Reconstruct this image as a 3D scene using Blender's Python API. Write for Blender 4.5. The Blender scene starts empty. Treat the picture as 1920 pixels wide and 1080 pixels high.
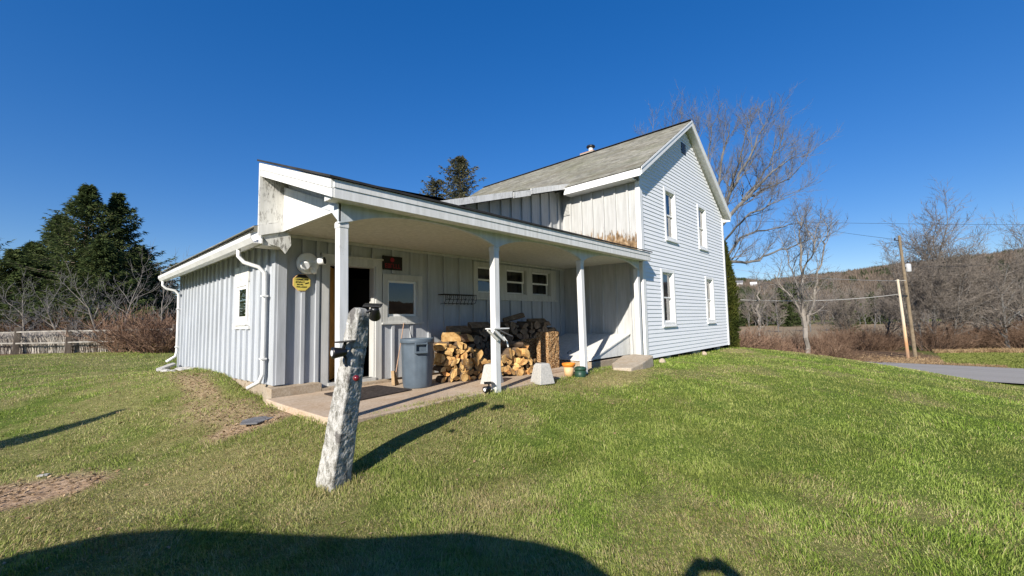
import bpy, math, random
import numpy as np
from mathutils import Vector, Matrix, noise as mnoise

random.seed(11)
RNG = np.random.default_rng(5)
scn = bpy.context.scene
COL = scn.collection

# ------------------------------------------------------------------ helpers
def tag(o, label=None, cat=None, group=None, kind=None):
    if label: o['label'] = label
    if cat: o['category'] = cat
    if group: o['group'] = group
    if kind: o['kind'] = kind
    return o

def empty(name, loc=(0, 0, 0), label=None, cat=None, group=None):
    o = bpy.data.objects.new(name, None)
    o.empty_display_size = 0.2
    o.location = loc
    COL.objects.link(o)
    return tag(o, label, cat, group)

def wloc(o):
    v = Vector((0, 0, 0))
    while o is not None:
        v += o.location
        o = o.parent
    return v

def copy_tree(o, parent=None):
    c = o.copy()
    COL.objects.link(c)
    if parent is not None: c.parent = parent
    for ch in list(o.children): copy_tree(ch, c)
    return c

class MB:
    def __init__(s):
        s.v = []; s.f = []; s.m = []; s.mi = 0; s.sm = []; s.smooth = False
    def add(s, vs, fs):
        b = len(s.v)
        s.v.extend([tuple(p) for p in vs])
        for f in fs:
            s.f.append(tuple(i + b for i in f)); s.m.append(s.mi); s.sm.append(s.smooth)
        return s
    def quad(s, a, b, c, d): return s.add([a, b, c, d], [(0, 1, 2, 3)])
    def poly(s, pts): return s.add(pts, [tuple(range(len(pts)))])
    def box(s, x0, x1, y0, y1, z0, z1):
        v = [(x0,y0,z0),(x1,y0,z0),(x1,y1,z0),(x0,y1,z0),(x0,y0,z1),(x1,y0,z1),(x1,y1,z1),(x0,y1,z1)]
        return s.add(v, [(0,3,2,1),(4,5,6,7),(0,1,5,4),(1,2,6,5),(2,3,7,6),(3,0,4,7)])
    def prism(s, pts, off):           # polygon extruded by a vector
        n = len(pts); off = Vector(off)
        a = [Vector(p) for p in pts]; b = [p + off for p in a]
        fs = [tuple(range(n))[::-1], tuple(range(n, 2*n))]
        for i in range(n): fs.append((i, (i+1) % n, n + (i+1) % n, n + i))
        return s.add(a + b, fs)
    def beam(s, p, q, w, h, up=(0, 0, 1)):   # rectangular bar from p to q
        p = Vector(p); q = Vector(q); d = (q - p).normalized()
        u = Vector(up); side = d.cross(u)
        if side.length < 1e-4: side = d.cross(Vector((1, 0, 0)))
        side.normalize(); u = side.cross(d).normalized()
        pts = [p + side*(sx*w/2) + u*(sz*h/2) for sx, sz in ((-1,-1),(1,-1),(1,1),(-1,1))]
        return s.prism(pts, q - p)
    def tube(s, pts, rad, n=8, cap=True):
        pts = [Vector(p) for p in pts]
        if not hasattr(rad, '__len__'): rad = [rad]*len(pts)
        vs = []; fs = []
        ref = None
        for i, p in enumerate(pts):
            d = (pts[min(i+1, len(pts)-1)] - pts[max(i-1, 0)])
            d = d.normalized() if d.length > 1e-9 else Vector((0, 0, 1))
            if ref is None:
                ref = d.orthogonal().normalized()
            ref = (ref - d*ref.dot(d))
            ref = ref.normalized() if ref.length > 1e-6 else d.orthogonal().normalized()
            b = d.cross(ref)
            for k in range(n):
                a = 2*math.pi*k/n
                vs.append(p + (ref*math.cos(a) + b*math.sin(a))*rad[i])
        for i in range(len(pts)-1):
            for k in range(n):
                fs.append((i*n+k, i*n+(k+1) % n, (i+1)*n+(k+1) % n, (i+1)*n+k))
        if cap:
            fs.append(tuple(range(n))[::-1]); fs.append(tuple((len(pts)-1)*n + k for k in range(n)))
        return s.add(vs, fs)
    def lathe(s, c, prof, n=24, cap=True):   # prof: (radius, z) list
        c = Vector(c)
        vs = []; fs = []
        for r, z in prof:
            for k in range(n):
                a = 2*math.pi*k/n
                vs.append(c + Vector((r*math.cos(a), r*math.sin(a), z)))
        for i in range(len(prof)-1):
            for k in range(n):
                fs.append((i*n+k, i*n+(k+1) % n, (i+1)*n+(k+1) % n, (i+1)*n+k))
        if cap:
            fs.append(tuple(range(n))[::-1]); fs.append(tuple((len(prof)-1)*n+k for k in range(n)))
        return s.add(vs, fs)
    def build(s, name, mat, parent=None, bevel=0, loc=None):
        me = bpy.data.meshes.new(name)
        base = wloc(parent) if parent is not None else Vector(loc or (0, 0, 0))
        v = np.array(s.v, dtype=np.float64) - np.array(base)
        me.from_pydata(v.tolist(), [], s.f)
        mats = mat if isinstance(mat, (list, tuple)) else [mat]
        for m in mats: me.materials.append(m)
        if len(mats) > 1: me.polygons.foreach_set('material_index', s.m)
        if any(s.sm): me.polygons.foreach_set('use_smooth', s.sm)
        me.update()
        o = bpy.data.objects.new(name, me)
        COL.objects.link(o)
        if parent is not None: o.parent = parent
        elif loc: o.location = loc
        if bevel:
            md = o.modifiers.new('bevel', 'BEVEL'); md.width = bevel; md.segments = 2; md.limit_method = 'ANGLE'
        return o

def bulk_mesh(name, verts, faces_tri, mat, parent=None, attrs=None, loc=(0, 0, 0)):
    """numpy arrays -> mesh; faces_tri (n,3)"""
    base = np.array(wloc(parent)) if parent is not None else np.array(loc, float)
    me = bpy.data.meshes.new(name)
    v = (verts - base).astype(np.float32); n = len(v); nf = len(faces_tri)
    me.vertices.add(n); me.vertices.foreach_set('co', v.ravel())
    me.loops.add(nf*3); me.loops.foreach_set('vertex_index', faces_tri.astype(np.int32).ravel())
    me.polygons.add(nf)
    me.polygons.foreach_set('loop_start', np.arange(0, nf*3, 3, dtype=np.int32))
    me.update(calc_edges=True)
    for k, a in (attrs or {}).items():
        at = me.attributes.new(k, 'FLOAT_COLOR', 'POINT')
        at.data.foreach_set('color', a.astype(np.float32).ravel())
    me.materials.append(mat)
    o = bpy.data.objects.new(name, me); COL.objects.link(o)
    if parent is not None: o.parent = parent
    else: o.location = loc
    return o

# ------------------------------------------------------------------ materials
class NT:
    def __init__(s, name):
        s.m = bpy.data.materials.new(name); s.m.use_nodes = True
        s.t = s.m.node_tree; s.t.nodes.clear()
        s.out = s.t.nodes.new('ShaderNodeOutputMaterial')
    def n(s, kind, **kw):
        nd = s.t.nodes.new('ShaderNode' + kind)
        for k, v in kw.items():
            if k.startswith('i_'):
                key = k[2:]
                key = int(key) if key.isdigit() else key.replace('_', ' ')
                nd.inputs[key].default_value = v
            else: setattr(nd, k, v)
        return nd
    def l(s, a, b): s.t.links.new(a, b)
    def coord(s, scale=(1, 1, 1), geo=False):
        tc = s.n('NewGeometry').outputs['Position'] if geo else s.n('TexCoord').outputs['Object']
        mp = s.n('Mapping'); mp.inputs['Scale'].default_value = scale
        s.l(tc, mp.inputs[0]); return mp.outputs[0]
    def noise(s, vec, scale, detail=4, rough=.55, out='Fac'):
        nd = s.n('TexNoise', i_Scale=scale, i_Detail=detail, i_Roughness=rough); s.l(vec, nd.inputs['Vector'])
        return nd.outputs[out]
    def ramp(s, fac, stops):
        r = s.n('ValToRGB'); el = r.color_ramp.elements
        while len(el) < len(stops): el.new(.5)
        for e, (p, c) in zip(el, stops):
            e.position = p; e.color = (*c, 1) if len(c) == 3 else c
        s.l(fac, r.inputs[0]); return r.outputs[0]
    def mix(s, f, a, b, blend='MIX'):
        m = s.n('Mix', data_type='RGBA', blend_type=blend)
        for i, x in ((0, f), (6, a), (7, b)):
            if hasattr(x, 'is_linked'): s.l(x, m.inputs[i])
            else: m.inputs[i].default_value = x if not isinstance(x, tuple) else (*x[:3], 1)
        return m.outputs[2]
    def math(s, op, a, b=0.0, clamp=False):
        m = s.n('Math', operation=op); m.use_clamp = clamp
        for i, x in ((0, a), (1, b)):
            if hasattr(x, 'is_linked'): s.l(x, m.inputs[i])
            else: m.inputs[i].default_value = x
        return m.outputs[0]
    def bsdf(s, color, rough=.6, spec=.3, bump=None, bstr=.3, bdist=.01, metal=0.0):
        b = s.n('BsdfPrincipled')
        b.inputs['Roughness'].default_value = rough if not hasattr(rough, 'is_linked') else .5
        if hasattr(rough, 'is_linked'): s.l(rough, b.inputs['Roughness'])
        b.inputs['Specular IOR Level'].default_value = spec
        b.inputs['Metallic'].default_value = metal
        if hasattr(color, 'is_linked'): s.l(color, b.inputs['Base Color'])
        else: b.inputs['Base Color'].default_value = (*color[:3], 1)
        if bump is not None:
            bp = s.n('Bump', i_Strength=bstr, i_Distance=bdist); s.l(bump, bp.inputs['Height'])
            s.l(bp.outputs[0], b.inputs['Normal'])
        s.l(b.outputs[0], s.out.inputs[0]); s.b = b
        return s.m

def simple(name, c, rough=.6, spec=.3, var=.25, scale=6, bump=.15, metal=0.0):
    t = NT(name); v = t.coord()
    n = t.noise(v, scale, 5, .6)
    lo = tuple(x*(1-var) for x in c); hi = tuple(min(1, x*(1+var*.6)) for x in c)
    col = t.ramp(n, [(.3, lo), (.7, hi)])
    return t.bsdf(col, rough, spec, t.noise(v, scale*6, 3) if bump else None, bump, .005, metal)

def paint(name, c, wear=.35, wear_col=(.22, .2, .17), grime=(.5, .5, .46), stretch=(8, 8, .7), thresh=.66, rough=.55):
    """weathered paint: faded streaks along z, flaked spots"""
    t = NT(name); v = t.coord(stretch); vo = t.coord()
    s1 = t.noise(v, 1.6, 5, .65)
    base = t.mix(t.ramp(s1, [(.35, (0, 0, 0)), (.75, (1, 1, 1))]), c, tuple(a*b for a, b in zip(c, grime)))
    base = t.mix(.45, base, c)
    n2 = t.noise(vo, 3.2, 7, .75)
    n3 = t.noise(t.coord((14, 14, 3)), 3, 6, .7)
    fl = t.math('MULTIPLY', t.ramp(n2, [(thresh-.1, (0, 0, 0)), (thresh+.03, (1, 1, 1))]),
                t.ramp(n3, [(.5, (0, 0, 0)), (.56, (1, 1, 1))]))
    fl = t.math('MULTIPLY', fl, wear)
    col = t.mix(fl, base, wear_col)
    return t.bsdf(col, rough, .25, t.math('SUBTRACT', t.noise(t.coord((30, 30, 2)), 2, 4), fl), .18, .006)

M = {}
M['white'] = paint('white_paint', (.77, .765, .74), .5, (.36, .33, .28), thresh=.68)
M['post'] = paint('post_paint', (.74, .74, .73), .55, (.3, .28, .25), thresh=.66)
M['board'] = paint('grey_board_paint', (.435, .455, .48), .45, (.27, .26, .24), thresh=.66)
M['boardL'] = paint('left_board_paint', (.47, .497, .535), .4, (.27, .26, .24), thresh=.66)
M['boardW'] = paint('pale_board_paint', (.50, .505, .505), .5, (.3, .28, .25), thresh=.64)
M['rake'] = paint('rake_paint', (.78, .775, .75), .85, (.22, .21, .19), thresh=.6)
M['trimgrey'] = paint('trim_paint', (.55, .55, .53), .4, (.25, .24, .2))
M['soffit'] = paint('soffit_plywood', (.68, .645, .555), .2, (.3, .25, .18), thresh=.7)
M['beam'] = paint('beam_paint', (.58, .62, .66), .4, (.25, .25, .25), thresh=.68)
M['siding'] = paint('lap_siding', (.82, .832, .85), .12, (.5, .5, .5), grime=(.86, .88, .9), stretch=(.8, .8, 5), thresh=.72)
M['flake'] = paint('flaked_board', (.72, .715, .68), .9, (.2, .19, .17), thresh=.57)
M['gutter'] = simple('gutter_enamel', (.74, .74, .73), .4, .4, .12, 3, .03)
M['vinyl'] = simple('window_vinyl', (.78, .78, .76), .4, .4, .08, 4, .02)
M['shadeblack'] = simple('shade_black_interior', (.02, .018, .016), .9, .1)  # near-black colour stands in for the shade of unlit hollows
M['black'] = simple('black_plastic', (.012, .012, .013), .35, .45, .2, 20, .03)
M['lens'] = simple('lamp_lens', (.75, .76, .78), .12, .6, .05, 20, 0)
M['whiteplastic'] = simple('white_plastic', (.86, .86, .83), .35, .4, .08, 10, .02)
M['dooredge'] = simple('door_wood', (.42, .2, .045), .5, .35, .35, 5, .1)
M['iron'] = simple('rusty_iron', (.035, .03, .028), .7, .3, .4, 30, .2)
M['conc'] = None

def mk_conc(name, c, stain=(.55, .45, .33), sc=2.2):
    t = NT(name); v = t.coord(geo=True)
    n1 = t.noise(v, sc, 6, .65); n2 = t.noise(v, 34, 4, .7); n3 = t.noise(v, .8, 3)
    col = t.mix(t.ramp(n1, [(.35, (0, 0, 0)), (.72, (1, 1, 1))]), c, tuple(a*b*1.35 for a, b in zip(c, stain)))
    col = t.mix(t.ramp(n3, [(.45, (0, 0, 0)), (.7, (.6, .6, .6))]), col, tuple(x*.62 for x in c))
    col = t.mix(.35, col, t.ramp(n2, [(.3, (.1, .09, .07)), (.7, (.6, .55, .48))]))
    return t.bsdf(col, .9, .15, n2, .35, .006)
M['slab'] = mk_conc('porch_concrete', (.58, .45, .325))
M['found'] = mk_conc('foundation_concrete', (.4, .33, .24), sc=4)
M['pier'] = mk_conc('pier_concrete', (.43, .43, .415), (.8, .8, .8), 5)
M['stone'] = mk_conc('step_stone', (.5, .43, .33), sc=5)
M['slate'] = simple('slate_stone', (.16, .16, .17), .6, .4, .4, 8, .3)

def mk_glass(name, dark=(.006, .008, .011)):
    t = NT(name)
    g = t.n('BsdfGlossy', i_Roughness=.015); g.inputs[0].default_value = (1, 1, 1, 1)
    tr = t.n('BsdfTransparent'); tr.inputs[0].default_value = (.5, .54, .55, 1)
    fr = t.n('Fresnel', i_IOR=1.5)
    bp = t.n('Bump', i_Strength=.06, i_Distance=.02); t.l(t.noise(t.coord(), 2.5, 2), bp.inputs['Height'])
    t.l(bp.outputs[0], g.inputs['Normal'])
    mx = t.n('MixShader'); t.l(t.math('ADD', t.math('MULTIPLY', fr.outputs[0], 1.2), .03), mx.inputs[0])
    t.l(tr.outputs[0], mx.inputs[1]); t.l(g.outputs[0], mx.inputs[2])
    t.l(mx.outputs[0], t.out.inputs[0]); return t.m
M['glass'] = mk_glass('window_glass')
t = NT('lace_curtain'); v = t.coord((22, 22, 1.2))
M['curtain'] = t.bsdf(t.ramp(t.noise(v, 1, 2), [(.3, (.42, .42, .42)), (.7, (.8, .79, .77))]), .9, .1)

# upper house wall with rotted paint low on the boards
t = NT('stained_board'); v = t.coord(geo=True)
sep = t.n('SeparateXYZ'); t.l(v, sep.inputs[0])
h = t.n('MapRange'); t.l(t.math('SUBTRACT', sep.outputs[2], t.math('MULTIPLY', sep.outputs[1], .345)), h.inputs[0])
h.inputs[1].default_value = .05; h.inputs[2].default_value = .8; h.inputs[3].default_value = .26; h.inputs[4].default_value = -.3
hy = t.n('MapRange'); t.l(sep.outputs[1], hy.inputs[0])
hy.inputs[1].default_value = 5.3; hy.inputs[2].default_value = 6.9; hy.inputs[3].default_value = .06; hy.inputs[4].default_value = -.22
n = t.noise(t.coord((7, 7, 1.6), True), 1.7, 7, .72)
f = t.math('ADD', t.math('ADD', n, h.outputs[0]), hy.outputs[0])
m_ = t.ramp(f, [(.56, (0, 0, 0)), (.66, (1, 1, 1))])
brn = t.ramp(t.noise(v, 9, 5), [(.35, (.1, .065, .035)), (.55, (.26, .17, .09)), (.7, (.45, .36, .25))])
base = t.ramp(t.noise(t.coord((9, 9, .8), True), 1.3, 5, .65), [(.3, (.36, .36, .345)), (.7, (.5, .505, .495))])
M['stained'] = t.bsdf(t.mix(m_, base, brn), .7, .2, n, .3, .01)

# roof shingles (mossy, weathered)
t = NT('asphalt_shingle'); v = t.coord(geo=True)
sep = t.n('SeparateXYZ'); t.l(v, sep.inputs[0])
n1 = t.noise(t.coord((.5, .35, .5), True), 2.2, 6, .7)
n2 = t.noise(t.coord((6, 2.2, 6), True), 2.6, 5, .75)
vr = t.n('TexVoronoi', i_Scale=1.0); t.l(t.coord((5.2, 3.3, 5.2), True), vr.inputs['Vector'])
col = t.ramp(n2, [(.25, (.115, .115, .10)), (.5, (.215, .212, .188)), (.75, (.33, .325, .295))])
col = t.mix(t.ramp(n1, [(.44, (0, 0, 0)), (.68, (.6, .6, .6))]), col, (.15, .158, .105))
bw = t.n('RGBToBW'); t.l(vr.outputs['Color'], bw.inputs[0]); col = t.mix(.45, col, t.ramp(bw.outputs[0], [(.2, (.5, .48, .44)), (.8, (1.25, 1.22, 1.15))]), 'MULTIPLY')
st_ = t.noise(t.coord((1.2, .16, 1.2), True), 3.0, 5, .7); col = t.mix(t.ramp(st_, [(.48, (0, 0, 0)), (.68, (.75, .75, .75))]), col, (.13, .115, .085))
M['shingle'] = t.bsdf(col, .95, .1, n2, .4, .01)
M['tarroof'] = simple('roll_roofing', (.035, .034, .033), .9, .2, .4, 4, .3)
t = NT('chimney_brick'); br = t.n('TexBrick', i_Scale=9.0, i_Mortar_Size=.03)
br.inputs['Color1'].default_value = (.36, .13, .07, 1); br.inputs['Color2'].default_value = (.26, .09, .05, 1); br.inputs['Mortar'].default_value = (.4, .36, .3, 1)
mp = t.n('Mapping'); mp.inputs['Rotation'].default_value = (math.pi/2, 0, 0)
t.l(t.n('TexCoord').outputs['Object'], mp.inputs[0]); t.l(mp.outputs[0], br.inputs['Vector'])
M['brick'] = t.bsdf(br.outputs[0], .9, .1)

# old whitewashed post
t = NT('whitewashed_stone'); v = t.coord()
n1 = t.noise(t.coord((1, 1, .55)), 21, 9, .8); n2 = t.noise(v, 5, 6, .75); n3 = t.noise(v, 75, 5, .8)
sep = t.n('SeparateXYZ'); t.l(v, sep.inputs[0])
col = t.ramp(n1, [(.35, (.12, .115, .095)), (.44, (.32, .31, .275)), (.52, (.58, .57, .53)), (.66, (.78, .77, .74))])
stain = t.ramp(t.math('ADD', n2, t.math('MULTIPLY', t.math('SUBTRACT', sep.outputs[2], .75), .07)), [(.52, (0, 0, 0)), (.6, (.4, .4, .4))])
col = t.mix(stain, col, t.ramp(n3, [(.35, (.09, .09, .08)), (.65, (.36, .35, .31))]))
pat = t.ramp(t.noise(t.coord((1.2, 1.2, .9)), 5, 4, .6), [(.595, (0, 0, 0)), (.625, (.9, .9, .9))])
col = t.mix(pat, col, (.17, .16, .15))
M['oldpost'] = t.bsdf(col, .9, .15, t.math('ADD', n1, t.math('MULTIPLY', n3, .6)), .9, .03)
M['reflector'] = simple('red_reflector', (.14, .01, .016), .25, .5, .2, 20, 0)
M['canblue'] = simple('grey_blue_bin', (.085, .112, .14), .5, .35, .18, 5, .05)
M['orange'] = simple('orange_plastic', (.72, .24, .03), .45, .35, .15, 10, .03)
M['tan'] = simple('tan_plastic', (.66, .42, .22), .5, .3, .12, 10, .03)
M['green'] = simple('green_plastic', (.018, .055, .035), .45, .35, .25, 10, .05)
M['mat'] = simple('door_mat_weave', (.06, .05, .045), .95, .1, .6, 25, .6)
M['straw'] = simple('broom_straw', (.36, .25, .14), .9, .1, .3, 20, .3)
M['handle'] = simple('broom_handle', (.42, .27, .18), .55, .3, .2, 10, .05)
M['yellow'] = simple('yellow_sign', (.68, .55, .12), .5, .3, .12, 8, 0)
M['ink'] = simple('black_ink', (.015, .014, .012), .6, .2, .1, 8, 0)
M['redink'] = simple('red_ink', (.24, .02, .03), .6, .2, .1, 8, 0)
M['rail'] = simple('weathered_rail', (.3, .28, .25), .9, .1, .4, 6, .4)
M['polewood'] = simple('pole_wood', (.21, .165, .11), .85, .15, .35, 4, .3)
t = NT('new_pole'); v = t.coord(); sep = t.n('SeparateXYZ'); t.l(v, sep.inputs[0])
hh = t.n('MapRange'); t.l(sep.outputs[2], hh.inputs[0]); hh.inputs[1].default_value = .3; hh.inputs[2].default_value = 2.6
col = t.ramp(hh.outputs[0], [(0, (.2, .07, .02)), (.3, (.5, .2, .05)), (.7, (.62, .42, .22)), (1, (.6, .52, .4))])
col = t.mix(.35, col, t.ramp(t.noise(t.coord((12, 12, .8)), 2, 5), [(.3, (.2, .14, .09)), (.7, (.75, .66, .5))]))
M['newpole'] = t.bsdf(col, .8, .15)
M['wire'] = simple('wire_black', (.03, .03, .032), .6, .3, .1, 5, 0)
M['cable'] = simple('cable_pale', (.42, .41, .38), .6, .3, .1, 5, 0)

# split firewood: bark / split wood by material index
t = NT('log_end'); v = t.coord()
inf = t.n('ObjectInfo')
n = t.noise(v, 11, 6, .7)
c = t.ramp(n, [(.3, (.36, .19, .07)), (.5, (.66, .43, .17)), (.75, (.86, .65, .34))])
c2 = t.ramp(inf.outputs['Random'], [(0, (.42, .38, .36)), (.3, (.85, .8, .78)), (.7, (1, 1, 1)), (1, (.92, .68, .58))])
M['logend'] = t.bsdf(t.mix(1.0, c, c2, 'MULTIPLY'), .85, .1, t.noise(t.coord((1, .2, 1)), 40, 4), .5, .01)
t = NT('log_bark'); v = t.coord()
n = t.noise(t.coord((1, .18, 1)), 30, 6, .7)
M['bark'] = t.bsdf(t.ramp(n, [(.3, (.05, .035, .025)), (.55, (.15, .105, .07)), (.75, (.3, .22, .15))]), .95, .1, n, .8, .02)
t = NT('log_old_end'); v = t.coord(); n = t.noise(v, 13, 6, .7)
M['oldend'] = t.bsdf(t.ramp(n, [(.3, (.1, .07, .045)), (.55, (.22, .155, .1)), (.75, (.36, .27, .18))]), .9, .1, n, .5, .01)
t = NT('bale_fibre'); v = t.coord((1, 1, 2.4)); n = t.noise(v, 20, 6, .8)
vr = t.n('TexVoronoi', i_Scale=26.0); t.l(v, vr.inputs['Vector'])
f = t.math('MULTIPLY', n, t.math('ADD', vr.outputs['Distance'], .55))
M['fibre'] = t.bsdf(t.ramp(f, [(.28, (.07, .032, .014)), (.42, (.3, .15, .06)), (.55, (.5, .3, .14)), (.7, (.72, .52, .3))]), .95, .05, f, 1.0, .05)

def bark_mat(name, dark, light, sc=5):
    t = NT(name); n = t.noise(t.coord((1, 1, .3)), sc, 6, .7)
    return t.bsdf(t.ramp(n, [(.3, dark), (.7, light)]), .95, .08, n, .5, .03)
M['tbark'] = bark_mat('grey_bark', (.075, .073, .07), (.205, .2, .192))
M['tpale'] = bark_mat('pale_bark', (.135, .12, .105), (.31, .28, .245))
M['ttwig'] = bark_mat('twig_bark', (.075, .072, .071), (.17, .163, .16))
M['rtwig'] = bark_mat('roadside_twig_bark', (.105, .09, .077), (.24, .208, .176))
M['tdark'] = bark_mat('dark_bark', (.07, .055, .045), (.2, .165, .135))
def leaf_mat(name, a, b, c_, sc=1.4, trans=.25):
    t = NT(name); v = t.coord()
    n = t.noise(v, sc, 4, .6); nf = t.noise(v, sc*14, 2)
    f = t.math('ADD', t.math('MULTIPLY', n, .55), t.math('MULTIPLY', nf, .45))
    col = t.ramp(f, [(.35, a), (.5, b), (.66, c_)])
    d = t.n('BsdfDiffuse'); t.l(col, d.inputs[0]); tr = t.n('BsdfTranslucent'); t.l(col, tr.inputs[0])
    mx = t.n('MixShader', i_0=trans); t.l(d.outputs[0], mx.inputs[1]); t.l(tr.outputs[0], mx.inputs[2])
    t.l(mx.outputs[0], t.out.inputs[0]); return t.m
M['spruce'] = leaf_mat('spruce_needles', (.032, .052, .022), (.07, .097, .035), (.15, .165, .065))
M['pine'] = leaf_mat('pine_needles', (.05, .055, .032), (.10, .10, .058), (.19, .175, .10))
M['cedar'] = leaf_mat('cedar_fronds', (.02, .03, .010), (.055, .068, .017), (.13, .125, .03))
M['bramble'] = leaf_mat('bramble_twigs', (.09, .055, .038), (.2, .13, .09), (.34, .245, .17))
M['bramred'] = leaf_mat('red_bramble_twigs', (.12, .07, .048), (.26, .165, .115), (.42, .3, .21))
M['farblade'] = leaf_mat('far_grass', (.10, .13, .03), (.19, .22, .055), (.33, .31, .12), 3.0)
M['drygrass'] = leaf_mat('dry_grass', (.2, .13, .07), (.36, .25, .14), (.5, .38, .23))

# ------------------------------------------------------------------ frame of reference (eye at z = 0, x along the gable, y along the left wall)
F = 802.47
RM = np.array([[0.67731213, -0.04210319, 0.73449003], [-0.73544682, -0.06471932, 0.67448453], [-0.01913775, 0.99701491, 0.07479984]])
def at(px, py, depth):
    d = np.array([px-960, 540-py, F]); return Vector(RM @ (d/F*depth))
SUN = Vector((.83, .30, -.46)).normalized()      # direction the light travels

# ------------------------------------------------------------------ terrain
CP = [(0,0,-1.5),(1.9,1.8,-1.49),(-.1,4.2,-1.47),(4.07,-.42,-1.56),(1.85,4.0,-1.45),(2.35,4.55,-1.16),(3.4,4.6,-1.15),(4.5,4.6,-1.14),(3.4,3.6,-1.36),(5.4,3.4,-1.32),
      (1.0,6.3,-1.42),(2.1,6.5,-1.18),(2.1,5.4,-1.2),(2.3,7.4,-1.15),(2.3,9.8,-.95),(2.3,13.7,-1.08),(1.9,8.4,-1.2),(-.3,28,-1.05),(2.4,24,-1.05),(0,9,-1.38),(-1.2,14,-1.2),
      (6,4.4,-1.16),(8.5,4.2,-1.09),(10.3,4.6,-1.12),(13.5,4.6,-1.18),(17,4.75,-1.2),(19,6,-1.32),(21.5,3.4,-1.7),(20,.67,-1.83),(20.2,-2.5,-2.36),
      (12,1,-1.42),(9,-2,-1.68),(14,-2.5,-2.0),(6.5,1,-1.45),(10,2.6,-1.26),(15.5,2.4,-1.42),(5,7,-1.2),(9,9,-1.2),(14,9,-1.2),(6,13,-1.1),(14,14,-1.2),
      (25.5,0,-2.95),(26.5,4,-2.85),(27,9,-2.75),(24.5,-6,-3.15),(33,0,-3.28),(33,-8,-3.36),(33,8,-3.15),(33,25,-3.1),(38,0,-3.2),(42,-3,-3.15),(42,8,-3.25),(42,-12,-3.2),(55,0,-3.4),(55,18,-3.5),
      (20,14,-1.6),(20,24,-1.6),(28,18,-2.6),(-3,-4,-1.52),(-6,2,-1.5),(-8,10,-1.4),(6,-6,-1.75),(-4,20,-1.1),(-15,35,-1.1),(2,42,-1.0),
      (80,0,-3.6),(80,60,-3.6),(80,-60,-3.5),(0,100,-1.5),(-60,60,-1.5),(-60,-40,-1.8),(0,-60,-2.2),(40,-60,-3),(250,0,-4),(250,250,-4),(250,-250,-4),(0,250,-3),(-250,0,-3),(0,-250,-3),(-250,250,-3),(-250,-250,-3)]
CPa = np.array(CP, float)
def _tps(r): return np.where(r > 1e-9, r*r*np.log(np.maximum(r, 1e-9)), 0.0)
def _fit():
    S = 10.0
    P = CPa[:, :2]/S; n = len(P)
    K = _tps(np.linalg.norm(P[:, None]-P[None], axis=2)) + np.eye(n)*2e-3
    Q = np.hstack([np.ones((n, 1)), P])
    A = np.zeros((n+3, n+3)); A[:n, :n] = K; A[:n, n:] = Q; A[n:, :n] = Q.T
    w = np.linalg.solve(A, np.concatenate([CPa[:, 2], np.zeros(3)]))
    return P, w, S
_P, _W, _S = _fit()
def gz(x, y):
    x = np.atleast_1d(np.asarray(x, float)); y = np.atleast_1d(np.asarray(y, float))
    X = np.clip(np.stack([x, y], 1), -250, 250)/_S
    out = np.empty(len(X))
    for i in range(0, len(X), 20000):
        q = X[i:i+20000]
        out[i:i+20000] = _tps(np.linalg.norm(q[:, None]-_P[None], axis=2)) @ _W[:len(_P)] + _W[len(_P)] + q @ _W[len(_P)+1:]
    return out
def g1(x, y): return float(gz(x, y)[0])

def vnoise(x, y, s, seed=0):
    """smooth value noise on arrays"""
    r = np.random.default_rng(seed+77).random((64, 64))
    X = x*s; Y = y*s
    i = np.floor(X).astype(int); j = np.floor(Y).astype(int); u = X-i; v = Y-j
    u = u*u*(3-2*u); v = v*v*(3-2*v)
    g = lambda a, b: r[a % 64, b % 64]
    return (g(i, j)*(1-u)+g(i+1, j)*u)*(1-v)+(g(i, j+1)*(1-u)+g(i+1, j+1)*u)*v
def fbm(x, y, s, seed=0): return (vnoise(x, y, s, seed)*.5+vnoise(x, y, s*2.1, seed+1)*.3+vnoise(x, y, s*4.3, seed+2)*.2)
def ss(a, b, x): t_ = np.clip((x-a)/(b-a), 0, 1); return t_*t_*(3-2*t_)

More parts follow.
